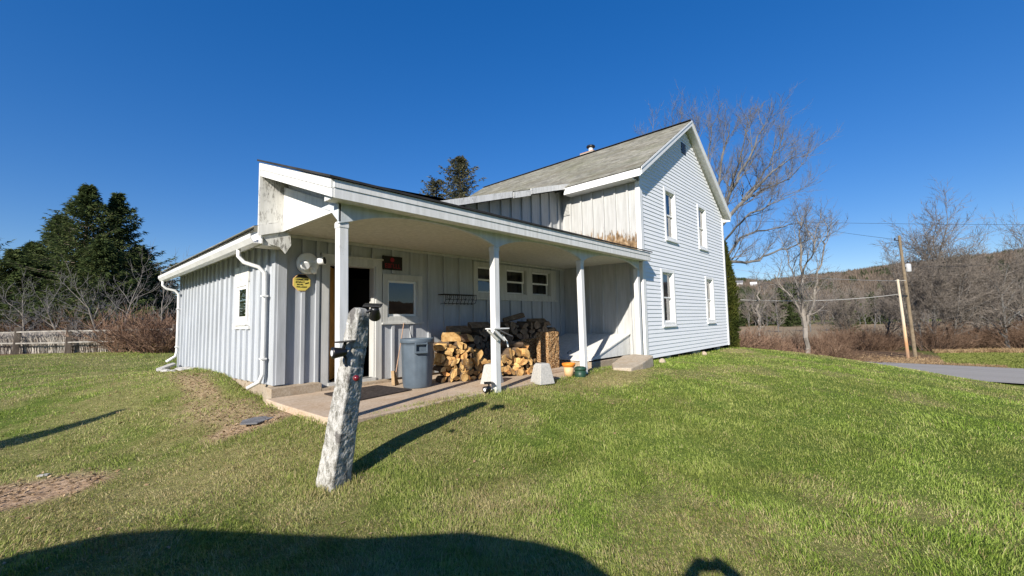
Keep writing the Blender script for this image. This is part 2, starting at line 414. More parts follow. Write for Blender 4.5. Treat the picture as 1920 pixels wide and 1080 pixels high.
ROADX0, ROADX1 = 29.6, 36.3
def blob(x, y, cx, cy, rx, ry, rot=0):
    c, s = math.cos(rot), math.sin(rot); dx = x-cx; dy = y-cy
    return np.sqrt(((dx*c+dy*s)/rx)**2+((-dx*s+dy*c)/ry)**2)
def masks(x, y):
    n = fbm(x, y, 2.2, 3); n2 = fbm(x, y, .7, 9)
    dirt = 1-ss(.75, 1.1, blob(x, y, -.28, 6.12, .85, .55, -.4)+(n-.5)*.55)
    dirt = np.maximum(dirt, (1-ss(.6, 1.15, blob(x, y, 1.78, 7.5, .46, 1.35)+(n-.5)*1.5+(fbm(x, y, 7, 5)-.5)*1.4))*.66)
    dirt = np.maximum(dirt, (1-ss(.6, 1.1, blob(x, y, 1.85, 6.15, .6, .35)+(n-.5)*.8))*.9)
    dirt = np.maximum(dirt, (1-ss(.6, 1.1, blob(x, y, 1.9, 9.6, .3, 2.2)+(n-.5)*1.0))*.7)
    straw = ss(.50, .68, n2)*.5
    straw = np.maximum(straw, (1-ss(.4, 1.3, blob(x, y, .9, 5.0, 1.5, .9, -.4)+(n-.5)*.9))*.75)
    straw = np.maximum(straw, (1-ss(.4, 1.3, blob(x, y, 7.4, 4.2, 1.6, .6)+(n-.5)*.9))*.9)
    straw = np.maximum(straw, (1-ss(.5, 1.2, blob(x, y, 16.4, 4.4, 1.2, .5)+(n-.5)*.9))*.9)
    straw = np.maximum(straw, (1-ss(.3, 1.2, blob(x, y, 15.5, -3.2, 3.6, .8, .35)+(n-.5)*1.2))*.95)
    straw = np.maximum(straw, (1-ss(.3, 1.2, blob(x, y, 2.6, 2.6, .6, .5)+(n-.5)*1.2))*.6)
    straw = np.maximum(straw, (1-ss(.3, 1.2, blob(x, y, 3.2, 4.3, 1.3, .35)+(n-.5)*1.2))*.6)
    left = ss(4.0, 1.0, x)*.62*ss(.25, .6, n)       # the left lawn is drier
    straw = np.maximum(straw, left)
    brush = ss(36.2, 37.2, x)*ss(-3.6+ (n-.5)*4, -1.5+(n-.5)*4, y-(x-40)*.25)
    brush = np.maximum(brush, ss(22.6, 23.6, x-(y-3)*.1)*ss(29.4, 28.6, x)*ss(1.2, 3.2, y+(n-.5)*3))
    brush = np.maximum(brush, ss(27.5, 28.6, y-x*.1)*ss(20, 12, x))
    return np.clip(dirt, 0, 1), np.clip(straw, 0, 1), np.clip(brush, 0, 1)

def axis(lo, hi, step, far):
    a = list(np.arange(lo, hi+1e-6, step)); d = step; x = hi
    while x < far: d *= 1.22; x += d; a.append(x)
    d = step; x = lo
    while x > -far: d *= 1.22; x -= d; a.insert(0, x)
    return np.array(a)
gx = axis(-4, 46, .2, 4000); gy = axis(-8, 30, .2, 4000)
XX, YY = np.meshgrid(gx, gy, indexing='ij'); xf = XX.ravel(); yf = YY.ravel()
zf = gz(xf, yf) + (fbm(xf, yf, .9, 21)-.5)*.05*ss(60, 10, np.hypot(xf, yf))
inhouse = (xf > 2.6) & (xf < 16.8) & (yf > 7.6) & (yf < 14)
zf = np.where(inhouse, zf-.25, zf)
zf = np.where((xf > 2.35) & (xf < 9.9) & (yf > 4.95) & (yf < 7.6), np.minimum(zf, -1.22), zf)
d_, s_, b_ = masks(xf, yf)
nx, ny = len(gx), len(gy)
ii, jj = np.meshgrid(np.arange(nx-1), np.arange(ny-1), indexing='ij'); q = (ii*ny+jj).ravel()
tri = np.concatenate([np.stack([q, q+ny, q+ny+1], 1), np.stack([q, q+ny+1, q+1], 1)])
field = ss(58, 66, xf)*ss(300, 240, xf)
attr = np.stack([d_, s_, b_, field], 1)

t = NT('lawn_ground'); v = t.coord(geo=True)
at_ = t.n('Attribute', attribute_name='zone'); sp = t.n('SeparateColor'); t.l(at_.outputs['Color'], sp.inputs[0])
nA = t.noise(v, .9, 5, .6); nB = t.noise(v, 11, 6, .75); nC = t.noise(v, 60, 4, .8)
lawn = t.ramp(nB, [(.3, (.045, .075, .013)), (.5, (.10, .15, .026)), (.7, (.19, .235, .055))])
lawn = t.mix(t.ramp(nA, [(.4, (0, 0, 0)), (.7, (.5, .5, .5))]), lawn, (.17, .178, .05))
strawc = t.ramp(nB, [(.3, (.18, .14, .055)), (.6, (.42, .34, .17)), (.75, (.58, .49, .28))])
dirtc = t.ramp(t.noise(v, 14, 7, .75), [(.3, (.17, .11, .066)), (.5, (.42, .29, .185)), (.7, (.62, .46, .32))])
brushc = t.ramp(nB, [(.3, (.07, .042, .024)), (.5, (.16, .10, .06)), (.7, (.29, .2, .12))])
fieldc = t.ramp(nB, [(.3, (.2, .145, .09)), (.7, (.36, .28, .18))])
sfac = t.math('MULTIPLY', sp.outputs[1], t.ramp(nC, [(.35, (.35, .35, .35)), (.6, (1, 1, 1))]))
c = t.mix(sfac, lawn, strawc)
c = t.mix(sp.outputs[2], c, brushc)
c = t.mix(at_.outputs['Alpha'], c, fieldc)
c = t.mix(sp.outputs[0], c, dirtc)
M['ground'] = t.bsdf(c, .95, .05, t.math('ADD', nB, t.math('MULTIPLY', nC, .5)), .7, .05)
ground = bulk_mesh('ground', np.stack([xf, yf, zf], 1), tri, M['ground'], attrs={'zone': attr})
ground.data.polygons.foreach_set('use_smooth', [True]*len(ground.data.polygons))
tag(ground, 'green and straw coloured lawn sloping around the white house', None, None, 'structure')

# road
t = NT('asphalt'); v = t.coord(geo=True)
n1 = t.noise(v, 40, 4, .8); n2 = t.noise(t.coord((3.5, .05, 1), True), 1.2, 4)
col = t.ramp(n2, [(.3, (.27, .25, .22)), (.7, (.4, .375, .335))]); col = t.mix(.3, col, t.ramp(n1, [(.3, (.08, .08, .08)), (.7, (.3, .3, .3))]))
M['road'] = t.bsdf(col, .9, .15, n1, .2, .01)
ry = np.concatenate([np.arange(-120, -15, 5), np.arange(-15, 15, .5), np.arange(15, 160, 5)]); rxs = np.linspace(ROADX0, ROADX1, 9)
RX, RY = np.meshgrid(rxs, ry, indexing='ij'); rz = gz(RX.ravel(), RY.ravel())+.09+.05*(1-((RX.ravel()-33)/3.35)**2)
nn = len(ry); ii, jj = np.meshgrid(np.arange(8), np.arange(nn-1), indexing='ij'); q = (ii*nn+jj).ravel()
road = bulk_mesh('road', np.stack([RX.ravel(), RY.ravel(), rz], 1), np.concatenate([np.stack([q, q+nn, q+nn+1], 1), np.stack([q, q+nn+1, q+1], 1)]), M['road'])
tag(road, 'grey country road running past beyond the lawn', None, None, 'structure')

# ------------------------------------------------------------------ grass blades
def grass(name, n_, r0, r1, a0, a1, mat, hmin, hmax, seed):
    g = np.random.default_rng(seed)
    r = np.exp(g.uniform(math.log(r0), math.log(r1), n_)); az = g.uniform(a0, a1, n_)
    base = math.atan2(.674, .734)
    x = r*np.cos(base+az); y = r*np.sin(base+az)
    d, s, b = masks(x, y)
    keep = (g.random(n_) > d*1.05) & (b < .4)
    keep &= ~((x > 2.28) & (x < 7.6+.3) & (y > 4.86+(x-2.4)*.06) & (y < 7.4))
    keep &= ~((x > 2.42) & (x < 17.0) & (y > 6.9) & (y < 14.3))
    keep &= ~((x > 7.2) & (x < 17.0) & (y > 4.98))
    keep &= ~((x > ROADX0-.5))
    keep &= ~((np.hypot(x-1.82, y-3.95) < .115))
    keep &= ~((np.hypot(x-1.88, y-6.17) < .19))
    x, y, r, s = x[keep], y[keep], r[keep], s[keep]; n = len(x)
    z = gz(x, y)+(fbm(x, y, .9, 21)-.5)*.05*ss(60, 10, np.hypot(x, y))-.006
    tuft = fbm(x, y, 3.1, 40)
    h = g.uniform(hmin, hmax, n)*(.2+1.6*tuft)*(1-.35*s)*(1+.02*np.clip(r-4, 0, 20))
    h = h*(1+1.5*np.exp(-(np.hypot(x-1.82, y-3.95)/.24)**2)+.9*np.exp(-((y-4.86)/.12)**2)*((x > 2.3) & (x < 8.2))+.8*np.exp(-((y-4.86)/.15)**2)*(x > 9)+.8*np.exp(-((x-2.45)/.2)**2)*(y > 7.4))
    w = .0031*np.maximum(1, r/3.0)**.62*g.uniform(.7, 1.4, n)
    th = g.uniform(0, 2*math.pi, n); lean = g.uniform(.1, 1.5, n)+.3*s
    flow = vnoise(x, y, 1.3, 50)*6.28+g.normal(0, 1.1, n)
    dx = np.cos(flow); dy = np.sin(flow)
    wx = np.cos(th)*w/2; wy = np.sin(th)*w/2
    m1 = np.stack([x+dx*lean*h*.25, y+dy*lean*h*.25, z+h*.6], 1)
    tip = np.stack([x+dx*lean*h*.8, y+dy*lean*h*.8, z+h*np.clip(1.05-.3*lean, .3, 1)], 1)
    W = np.stack([wx, wy, 0*wx], 1); B = np.stack([x, y, z], 1)
    V = np.stack([B-W, B+W, m1+W*.8, m1-W*.8, tip], 1).reshape(-1, 3)
    k = np.arange(n)*5
    T = np.concatenate([np.stack([k, k+1, k+2], 1), np.stack([k, k+2, k+3], 1), np.stack([k+3, k+2, k+4], 1)])
    rv = g.random(n); dead = (g.random(n) < (.05+.85*s)*(.4+1.3*fbm(x, y, 5.5, 72))).astype(float)
    rv = np.clip(rv*.72+.6*(fbm(x, y, 5.2, 71)-.3), 0, 1)
    A = np.stack([rv, dead, fbm(x, y, .55, 61), np.ones(n)], 1).repeat(5, 0)
    o = bulk_mesh(name, V, T, mat, attrs={'blade': A}, loc=(0, 0, 0))
    return o
t = NT('grass_blade'); a_ = t.n('Attribute', attribute_name='blade'); sp = t.n('SeparateColor'); t.l(a_.outputs['Color'], sp.inputs[0])
gcol = t.ramp(sp.outputs[0], [(0, (.11, .185, .022)), (.4, (.235, .345, .048)), (.75, (.375, .465, .095)), (1, (.56, .6, .23))])
gcol = t.mix(t.ramp(sp.outputs[2], [(.35, (0, 0, 0)), (.65, (.7, .7, .7))]), gcol, t.ramp(sp.outputs[0], [(0, (.12, .15, .028)), (1, (.43, .43, .14))]))
dcol = t.ramp(sp.outputs[0], [(0, (.26, .2, .085)), (.5, (.44, .37, .18)), (1, (.6, .53, .28))])
gcol = t.mix(sp.outputs[1], gcol, dcol)
bs = t.n('BsdfPrincipled', i_Roughness=.55); bs.inputs['Specular IOR Level'].default_value = .25; t.l(gcol, bs.inputs['Base Color'])
tr = t.n('BsdfTranslucent'); t.l(gcol, tr.inputs[0]); mx = t.n('MixShader', i_0=.3); t.l(bs.outputs[0], mx.inputs[1]); t.l(tr.outputs[0], mx.inputs[2]); t.l(mx.outputs[0], t.out.inputs[0])
M['blade'] = t.m
gr = grass('lawn_grass', 1000000, 1.1, 26, -1.2, 1.2, M['blade'], .018, .046, 1)
tag(gr, 'short green lawn grass mixed with dead straw blades', 'grass', None, 'stuff')
gr3 = grass('lawn_grass', 60000, 1.1, 9, -1.2, 1.2, M['blade'], .036, .08, 2)
tag(gr3, 'longer loose blades and tufts standing above the short lawn', 'grass', None, 'stuff')

# ------------------------------------------------------------------ the house
house = empty('farmhouse', (10.2, 7.3, -1.1), 'white two storey farmhouse with board and batten wing and arched front porch', 'house')
PW = lambda u, v, d: (u, 7.3-d, v)         # porch wall (faces -y)
LW = lambda u, v, d: (2.45-d, u, v)        # left wall (faces -x)
GW = lambda u, v, d: (u, 4.86-d, v)        # gable (faces -y)
SW = lambda u, v, d: (10.2-d, u, v)        # house side wall (faces -x)
def pbox(mb, P, u0, u1, v0, v1, d0, d1):
    c = [P(u, v, d) for v in (v0, v1) for (u, d) in ((u0, d0), (u1, d0), (u1, d1), (u0, d1))]
    return mb.add(c, [(0,3,2,1),(4,5,6,7),(0,1,5,4),(1,2,6,5),(2,3,7,6),(3,0,4,7)])
def cells(us, vs, holes):
    us = sorted(us); vs = sorted(vs)
    for a, b in zip(us, us[1:]):
        for c, d in zip(vs, vs[1:]):
            mu, mv = (a+b)/2, (c+d)/2
            if not any(h[0] < mu < h[1] and h[2] < mv < h[3] for h in holes): yield a, b, c, d
def bb_wall(name, P, u0, u1, v0, v1, holes, mat, step, first, bw=.05, keep=(), topf=None, botf=None, reveal=.1, thk=1.0, extra=()):
    """boards with battens; holes are openings, keep are extra rectangles the battens stop at"""
    mb = MB()
    us = {u0, u1}; vs = {v0, v1}
    for h in holes: us |= {h[0], h[1]}; vs |= {max(v0, h[2]), h[3]}
    if topf:
        n = 24
        for i in range(n):
            a = u0+(u1-u0)*i/n; b = u0+(u1-u0)*(i+1)/n
            mb.quad(P(a, v0, 0), P(b, v0, 0), P(b, topf(b), 0), P(a, topf(a), 0))
    else:
        for a, b, c, d in cells(us, vs, holes):
            cb = (botf(a), botf(b)) if botf and c == v0 else (c, c)
            mb.quad(P(a, cb[0], 0), P(b, cb[1], 0), P(b, d, 0), P(a, d, 0))
    for h in holes:
        a, b, c, d = h
        mb.quad(P(a, c, 0), P(a, d, 0), P(a, d, -reveal), P(a, c, -reveal)); mb.quad(P(b, c, 0), P(b, d, 0), P(b, d, -reveal), P(b, c, -reveal))
        mb.quad(P(a, d, 0), P(b, d, 0), P(b, d, -reveal), P(a, d, -reveal)); mb.quad(P(a, c, 0), P(b, c, 0), P(b, c, -reveal), P(a, c, -reveal))
    u = u0+first
    rr = random.Random(7)
    while u < u1-.03:
        uj = u+rr.uniform(-.012, .012); th = rr.uniform(.036, .046)*thk
        top = topf(uj) if topf else v1; bot = botf(uj) if botf else v0
        segs = [(bot, top)]
        for h in list(holes)+list(keep):
            if h[0]-bw/2 < uj < h[1]+bw/2:
                new = []
                for s0, s1 in segs:
                    if h[3] <= s0 or h[2] >= s1: new.append((s0, s1)); continue
                    if h[2] > s0: new.append((s0, h[2]))
                    if h[3] < s1: new.append((h[3], s1))
                segs = new
        for s0, s1 in segs:
            if s1-s0 > .04: pbox(mb, P, uj-bw/2, uj+bw/2, s0+.004, s1-.004, -.002, th)
        u += step
    for uj, s0, s1 in extra: pbox(mb, P, uj-bw/2, uj+bw/2, s0, s1, -.002, .044)
    return mb.build(name, mat, house)

# walls of the wing and the porch
lbot = lambda u: -.95-.018*(u-7.3)
bb_wall('board_wall', LW, 7.3, 14.4, -1.1, 1.34, [(8.72, 9.32, .1, .72)], M['boardL'], .335, .36, .048, [(8.52, 9.55, -.05, 1.1)], botf=lbot)
D0, D1, DB, DT = 3.27, 4.16, -1.0, 1.05
WIN3 = [(6.75, 7.46), (7.73, 8.48), (8.72, 9.51)]
bb_wall('board_wall', PW, 2.45, 10.2, -1.06, 1.46, [(D0, D1, DB, DT), (4.40, 5.10, .10, .83)]+[(a, b, .64, 1.29) for a, b in WIN3],
        M['board'], .42, .40, .055, [(3.15, 4.28, -1.1, 1.17), (4.28, 5.24, -.06, .94), (6.60, 9.78, .52, 1.38)], extra=[(3.075, -1.05, 1.44)])
wingtop = lambda x: 3.9-.3025*(10.2-x)-.1
bb_wall('board_wall', PW, 3.0, 10.2, 1.47, 3.8, [], M['boardW'], .40, .2, .06, topf=wingtop)
bb_wall('board_wall', SW, 4.86, 7.29, -1.06, 1.46, [], M['boardW'], .41, .36, .05)
b = bb_wall('board_wall', SW, 4.86, 7.29, 1.465, 3.64, [], M['stained'], .36, .33, .05)
b['label'] = 'upper side wall with brown rotted paint above the porch roof'
mb = MB()
mb.quad((10.21, 7.3, 1.0), (10.21, 14, 1.0), (10.21, 14, 3.64), (10.21, 7.3, 3.64))
mb.quad((2.45, 14.4, -1.2), (10.2, 14.4, -1.2), (10.2, 14.4, 3.8), (2.45, 14.4, 1.35))
mb.quad((10.2, 14, -1.2), (16.95, 14, -1.2), (16.95, 14, 3.65), (10.2, 14, 3.65)); mb.poly([(10.2, 14, 3.65), (16.95, 14, 3.65), (13.55, 14, 6.0)])
mb.quad((16.95, 4.9, -1.04), (16.95, 14, -1.04), (16.95, 14, 3.65), (16.95, 4.9, 3.65))
mb.build('back_wall', M['siding'], house)

# gable: lap siding with real courses
ridge_x, ridge_z = 13.55, 6.08
EL, ER, EZ = 9.85, 17.17, 3.66
slL = (ridge_z-EZ)/(ridge_x-EL); slR = (ridge_z-EZ)/(ER-ridge_x)
roofz = lambda x: (EZ+slL*(x-EL)) if x < ridge_x else (EZ+slR*(ER-x))
GWIN = [(11.70, 12.55, 2.18, 3.70, 'upper'), (14.34, 15.16, 2.22, 3.70, 'upper'), (11.26, 12.17, -.24, 1.33, 'lower'), (14.76, 15.56, -.21, 1.33, 'lower')]
VENT = (13.22, 13.55, 5.12, 5.45)
mb = MB(); z = -1.04; c_ = .1045
holes = [(a+.02, b-.02, c+.02, d-.02) for a, b, c, d, _ in GWIN]
while z < 6.0:
    z1 = z+c_; zm = z+c_*.5
    lo, hi = 10.2, 16.95
    if z1 > EZ-.08:
        lo = max(lo, EL+(z1-EZ+.06)/slL); hi = min(hi, ER-(z1-EZ+.06)/slR)
    if hi-lo < .05: break
    # a course: bottom stands 20 mm proud, top 4 mm
    for a, b, cc, dd in cells({lo, hi} | {x for h in holes for x in h[:2] if lo < x < hi}, {z, z1} | {y for h in holes for y in h[2:] if z < y < z1}, holes):
        d0 = .018-.014*(cc-z)/c_; d1 = .018-.014*(dd-z)/c_
        mb.quad(GW(a, cc, d0), GW(b, cc, d0), GW(b, dd, d1), GW(a, dd, d1))
        if cc == z: mb.quad(GW(a, cc, .003), GW(b, cc, .003), GW(b, cc, d0), GW(a, cc, d0))
    z = z1
mb.build('lap_siding', M['siding'], house)
for bx in ((10.185, 10.30, 4.828, 4.86, -1.05, 3.6), (10.15, 10.184, 4.826, 4.96, -1.05, 1.40), (10.15, 10.184, 4.826, 4.95, 1.6, 3.5), (16.87, 16.97, 4.826, 4.9, -1.05, 3.62)):
    mb = MB(); mb.box(*bx); mb.build('corner_board', M['vinyl'], house)

def window(P, a, b, z0, z1, casing, depth, curtain=False, rail=True, frame_mat='white', wide=.09, panes=1, back=.55, sill=True, shade=False):
    """casing round an opening a..b, z0..z1 with two sashes, panes and what hangs behind"""
    f = MB()
    c = casing
    if c:
        pbox(f, P, a-c, a, z0-c, z1+c, -.01, .03); pbox(f, P, b, b+c, z0-c, z1+c, -.01, .03)
        pbox(f, P, a, b, z1, z1+c, -.01, .028); pbox(f, P, a, b, z0-c, z0, -.01, .028)
        if sill: pbox(f, P, a-c-.02, b+c+.02, z0-c-.035, z0-c, -.01, .06)
    # jamb liner
    pbox(f, P, a, a+.018, z0, z1, -.14, .012); pbox(f, P, b-.018, b, z0, z1, -.14, .012)
    pbox(f, P, a+.018, b-.018, z1-.018, z1, -.14, .012); pbox(f, P, a+.018, b-.018, z0, z0+.02, -.14, .012)
    w = f.build('window', M[frame_mat], house)
    s = MB(); zm = (z0+z1)/2; k = .045; A, B = a+.018, b-.018; Z0, Z1 = z0+.02, z1-.018
    dd = -depth
    if rail:
        for (y0, y1, dq) in ((zm-.02, Z1, dd), (Z0, zm+.02, dd-.03)):
            pbox(s, P, A, A+k, y0, y1, dq-.025, dq); pbox(s, P, B-k, B, y0, y1, dq-.025, dq)
            pbox(s, P, A+k, B-k, y1-.04, y1, dq-.025, dq); pbox(s, P, A+k, B-k, y0, y0+.04, dq-.025, dq)
    else:
        pbox(s, P, A, A+k, Z0, Z1, dd-.025, dd); pbox(s, P, B-k, B, Z0, Z1, dd-.025, dd)
        pbox(s, P, A+k, B-k, Z1-.04, Z1, dd-.025, dd); pbox(s, P, A+k, B-k, Z0, Z0+.04, dd-.025, dd)
    s.build('sash', M['vinyl'], w)
    g = MB(); lo_ = dd-(.04 if rail else .012); g.quad(P(A+.01, Z0+.01, lo_), P(B-.01, Z0+.01, lo_), P(B-.01, zm, lo_), P(A+.01, zm, lo_))
    g.quad(P(A+.01, zm, dd-.012), P(B-.01, zm, dd-.012), P(B-.01, Z1-.01, dd-.012), P(A+.01, Z1-.01, dd-.012))
    g.build('pane', M['glass'], w)
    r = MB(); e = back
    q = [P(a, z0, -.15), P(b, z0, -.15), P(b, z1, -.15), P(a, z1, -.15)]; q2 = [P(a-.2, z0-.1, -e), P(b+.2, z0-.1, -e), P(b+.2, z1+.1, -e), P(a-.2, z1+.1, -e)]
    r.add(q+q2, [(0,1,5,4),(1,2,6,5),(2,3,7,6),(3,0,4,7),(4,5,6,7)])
    r.build('shade_black_room', M['shadeblack'], w)  # box walls coloured near-black so the window looks unlit behind
    if curtain:
        cu = MB(); cu.smooth = True
        n = 40; d = depth+.075
        lo, hi = a+.03, b-.03
        def strip(x0, x1, v0, v1):
            pts = [(x0+(x1-x0)*i/n, d+.012*math.sin(i*1.7)+.006*math.sin(i*.6)) for i in range(n+1)]
            for (u, e0), (u2, e1) in zip(pts, pts[1:]): cu.quad(P(u, v0, -e0), P(u2, v0, -e1), P(u2, v1, -e1), P(u, v1, -e0))
        strip(lo, lo+(hi-lo)*.36, z0+.03, z1-.04); strip(hi-(hi-lo)*.5, hi, z0+.03, z1-.04)
        cu.build('curtain', M['curtain'], w)
    return w
for a, b, c, d, k in GWIN:
    w = window(GW, a+.09, b-.09, c+.09, d-.09, .085, .05, curtain=True, frame_mat='vinyl', sill=True)
for a, b in WIN3: window(PW, a, b, .64, 1.29, 0, .045, frame_mat='trimgrey')
mb = MB(); C = pbox
C(mb, PW, 6.62, 6.75, .54, 1.37, .001, .035); C(mb, PW, 7.46, 7.73, .64, 1.29, .001, .033); C(mb, PW, 8.48, 8.72, .64, 1.29, .001, .033); C(mb, PW, 9.51, 9.76, .54, 1.37, .001, .035)
C(mb, PW, 6.75, 9.51, 1.29, 1.37, .001, .031); C(mb, PW, 6.75, 9.51, .54, .64, .001, .031); C(mb, PW, 6.58, 9.80, .49, .54, .001, .06)
mb.build('window_casing', M['trimgrey'], house)
window(PW, 4.40, 5.10, .10, .83, .1, .03, rail=False, frame_mat='trimgrey', back=1.2)
w = window(LW, 8.72, 9.32, .10, .72, .07, -.012, rail=False, frame_mat='white')
mb = MB(); pbox(mb, LW, 8.62, 9.44, .79, 1.08, .001, .028); mb.build('blank_panel', M['flake'], w)
mb = MB(); pbox(mb, LW, 8.55, 9.5, -.07, -.012, .001, .035); mb.build('lower_trim', M['white'], w)

# front door, ajar, and the room behind it, its shade put into near-black walls
mb = MB(); C(mb, PW, 3.15, D0, -1.05, DT+.12, .001, .03); C(mb, PW, D1, 4.28, -1.05, DT+.12, .001, .03); C(mb, PW, D0, D1, DT, DT+.12, .001, .028)
C(mb, PW, D0, D0+.03, DB, DT, -.16, 0); C(mb, PW, D1-.03, D1, DB, DT, -.16, 0); C(mb, PW, D0+.03, D1-.03, DT-.03, DT, -.16, 0)
C(mb, PW, D0, D1, DB-.06, DB, -.16, .05)
C(mb, PW, 3.13, 4.3, DT+.12, DT+.15, .001, .05)
df = mb.build('door_frame', M['trimgrey'], house)
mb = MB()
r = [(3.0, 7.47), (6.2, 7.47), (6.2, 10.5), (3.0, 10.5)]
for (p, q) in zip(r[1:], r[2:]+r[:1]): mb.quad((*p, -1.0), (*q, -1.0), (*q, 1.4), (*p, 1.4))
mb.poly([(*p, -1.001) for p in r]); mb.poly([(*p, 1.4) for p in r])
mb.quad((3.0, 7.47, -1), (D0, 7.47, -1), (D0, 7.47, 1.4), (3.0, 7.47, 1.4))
mb.build('shade_black_room', M['shadeblack'], house)
dr = Vector((math.cos(math.radians(52)), math.sin(math.radians(52)), 0)); dn = Vector((-dr.y, dr.x, 0))
mb = MB(); o = Vector((3.31, 7.40, DB+.01))
mb.prism([o, o+dr*.8, o+dr*.8+Vector((0, 0, 2.0)), o+Vector((0, 0, 2.0))], dn*.04)
for z0, z1 in ((.15, .75), (.95, 1.8)):
    for x0, x1 in ((.1, .37), (.43, .7)):
        a = o+dr*x0+Vector((0, 0, z0))-dn*.008; mb.prism([a, a+dr*(x1-x0), a+dr*(x1-x0)+Vector((0, 0, z1-z0)), a+Vector((0, 0, z1-z0))], dn*.008)
door = mb.build('door', M['dooredge'], house)
mb = MB(); mb.smooth = True
h = o+dr*.73+Vector((0, 0, 1.0)); mb.tube([h-dn*.005, h-dn*.04, h-dn*.06, h-dn*.075], [.012, .014, .028, .016], 10)
mb.build('handle', M['iron'], door)

# foundation
def slabmesh(name, pts, z0, z1, mat, parent, j=.01):
    mb = MB(); mb.prism([(x, y, z0) for x, y in pts], (0, 0, z1-z0)); return mb.build(name, mat, parent)
mb = MB()
n = 26
for i in range(n):
    y0 = 7.32+i*(14.4-7.32)/n; y1 = 7.32+(i+1)*(14.4-7.32)/n
    mb.quad((2.47, y0, -1.6), (2.47, y1, -1.6), (2.47, y1, lbot(y1)+.03), (2.47, y0, lbot(y0)+.03))
mb.quad((2.47, 7.33, -1.6), (10.2, 7.33, -1.6), (10.2, 7.33, -1.03), (2.47, 7.33, -1.03))
mb.quad((2.35, 7.12, -1.6), (3.1, 7.12, -1.6), (3.1, 7.12, -.97), (2.35, 7.12, -.97)); mb.quad((2.35, 7.12, -.97), (3.1, 7.12, -.97), (3.1, 7.34, -.955), (2.35, 7.34, -.955))
mb.quad((2.35, 7.12, -1.6), (2.35, 7.12, -.97), (2.35, 7.5, -.955), (2.35, 7.5, -1.6)); mb.quad((3.1, 7.12, -1.6), (3.1, 7.12, -.97), (3.1, 7.34, -.955), (3.1, 7.34, -1.6))
mb.quad((3.1, 7.10, -1.06), (4.35, 7.10, -1.06), (4.35, 7.34, -1.05), (3.1, 7.34, -1.05)); mb.quad((3.1, 7.10, -1.06), (4.35, 7.10, -1.06), (4.35, 7.10, -1.3), (3.1, 7.10, -1.3))
mb.build('foundation', M['found'], house)
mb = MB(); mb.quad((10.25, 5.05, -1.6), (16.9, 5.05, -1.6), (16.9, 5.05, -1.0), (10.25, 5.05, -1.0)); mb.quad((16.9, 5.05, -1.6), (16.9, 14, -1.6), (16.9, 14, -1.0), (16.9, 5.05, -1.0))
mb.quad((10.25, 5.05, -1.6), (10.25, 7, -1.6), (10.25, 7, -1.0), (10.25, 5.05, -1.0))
mb.build('crawl_shade', M['shadeblack'], house)  # near-black sheets, the shade below the siding put into their colour
for x in (11.6, 13.6, 13.95, 15.9):
    mb = MB(); mb.box(x, x+.3, 4.93, 5.2, -1.5, -1.03); mb.build('support_block', M['pier'], house, .015)

# roofs
def course_roof(name, x0, z0, x1, z1, y0, y1, n, mat, th=.09, lift=.014):
    mb = MB()
    for i in range(n):
        a = i/n; b = (i+1)/n
        xa, za = x0+(x1-x0)*a, z0+(z1-z0)*a; xb, zb = x0+(x1-x0)*b, z0+(z1-z0)*b
        jl = lift*random.uniform(.7, 1.4)
        mb.quad((xa, y0, za+jl), (xa, y1, za+jl), (xb, y1, zb), (xb, y0, zb)); mb.quad((xa, y0, za-.005), (xa, y1, za-.005), (xa, y1, za+jl), (xa, y0, za+jl))
    mb.quad((x0, y0, z0-th), (x1, y0, z1-th), (x1, y0, z1), (x0, y0, z0)); mb.quad((x0, y1, z0-th), (x1, y1, z1-th), (x1, y1, z1), (x0, y1, z0))
    return mb.build(name, mat, house)
course_roof('roof', EL-.03, EZ-.02+.09, ridge_x, ridge_z+.09, 4.62, 14.1, 32, M['shingle'])
course_roof('roof', ER+.03, EZ-.02+.09, ridge_x, ridge_z+.09, 4.62, 14.1, 32, M['shingle'])
course_roof('roof', 2.0, 3.9-.3025*8.2+.02, 10.05, 3.9-.3025*.15+.02, 6.93, 14.5, 40, M['shingle'])
mb = MB(); mb.beam((ridge_x, 4.62, ridge_z+.11), (ridge_x, 14.1, ridge_z+.10), .16, .015); mb.build('ridge_cap', M['tarroof'], house)
mb = MB()   # roof underside
for y0, y1 in ((4.64, 14.05),):
    mb.quad((EL, y0, EZ-.02), (ridge_x, y0, ridge_z-.02), (ridge_x, y1, ridge_z-.02), (EL, y1, EZ-.02)); mb.quad((ER, y0, EZ-.02), (ridge_x, y0, ridge_z-.02), (ridge_x, y1, ridge_z-.02), (ER, y1, EZ-.02))
mb.build('roof_soffit', M['white'], house)
mb = MB()   # rake boards of the gable
for sx, e in ((-1, EL), (1, ER)):
    a = Vector((e, 4.60, EZ+.05)); b = Vector((ridge_x, 4.60, ridge_z+.075)); dn_ = Vector((0, 0, -.155))
    mb.prism([a, b, b+dn_, a+dn_], (0, .028, 0))
    a2 = a+Vector((sx*.03, -.014, .022)); b2 = b+Vector((0, -.014, .022)); mb.prism([a2, b2, b2+Vector((0, 0, -.055)), a2+Vector((0, 0, -.055))], (0, .014, 0))
mb.build('rake_board', M['vinyl'], house)
for e0, e1, i0, i1, yb in ((EL-.025, EL, EL, 10.19, 6.96), (ER, ER+.025, 16.96, ER, 14.05)):
    mb = MB(); mb.box(e0, e1, 4.63, yb, EZ-.14, EZ+.045); mb.box(i0, i1, 4.89, yb, EZ-.14, EZ-.125); mb.build('eave_board', M['vinyl'], house)
mb = MB()   # attic vent and wall louvre
pbox(mb, GW, VENT[0], VENT[1], VENT[2], VENT[3], .0, .03); mb.build('attic_vent', M['black'], house)
mb = MB(); pbox(mb, SW, 7.0, 7.24, 3.02, 3.42, .0, .03)
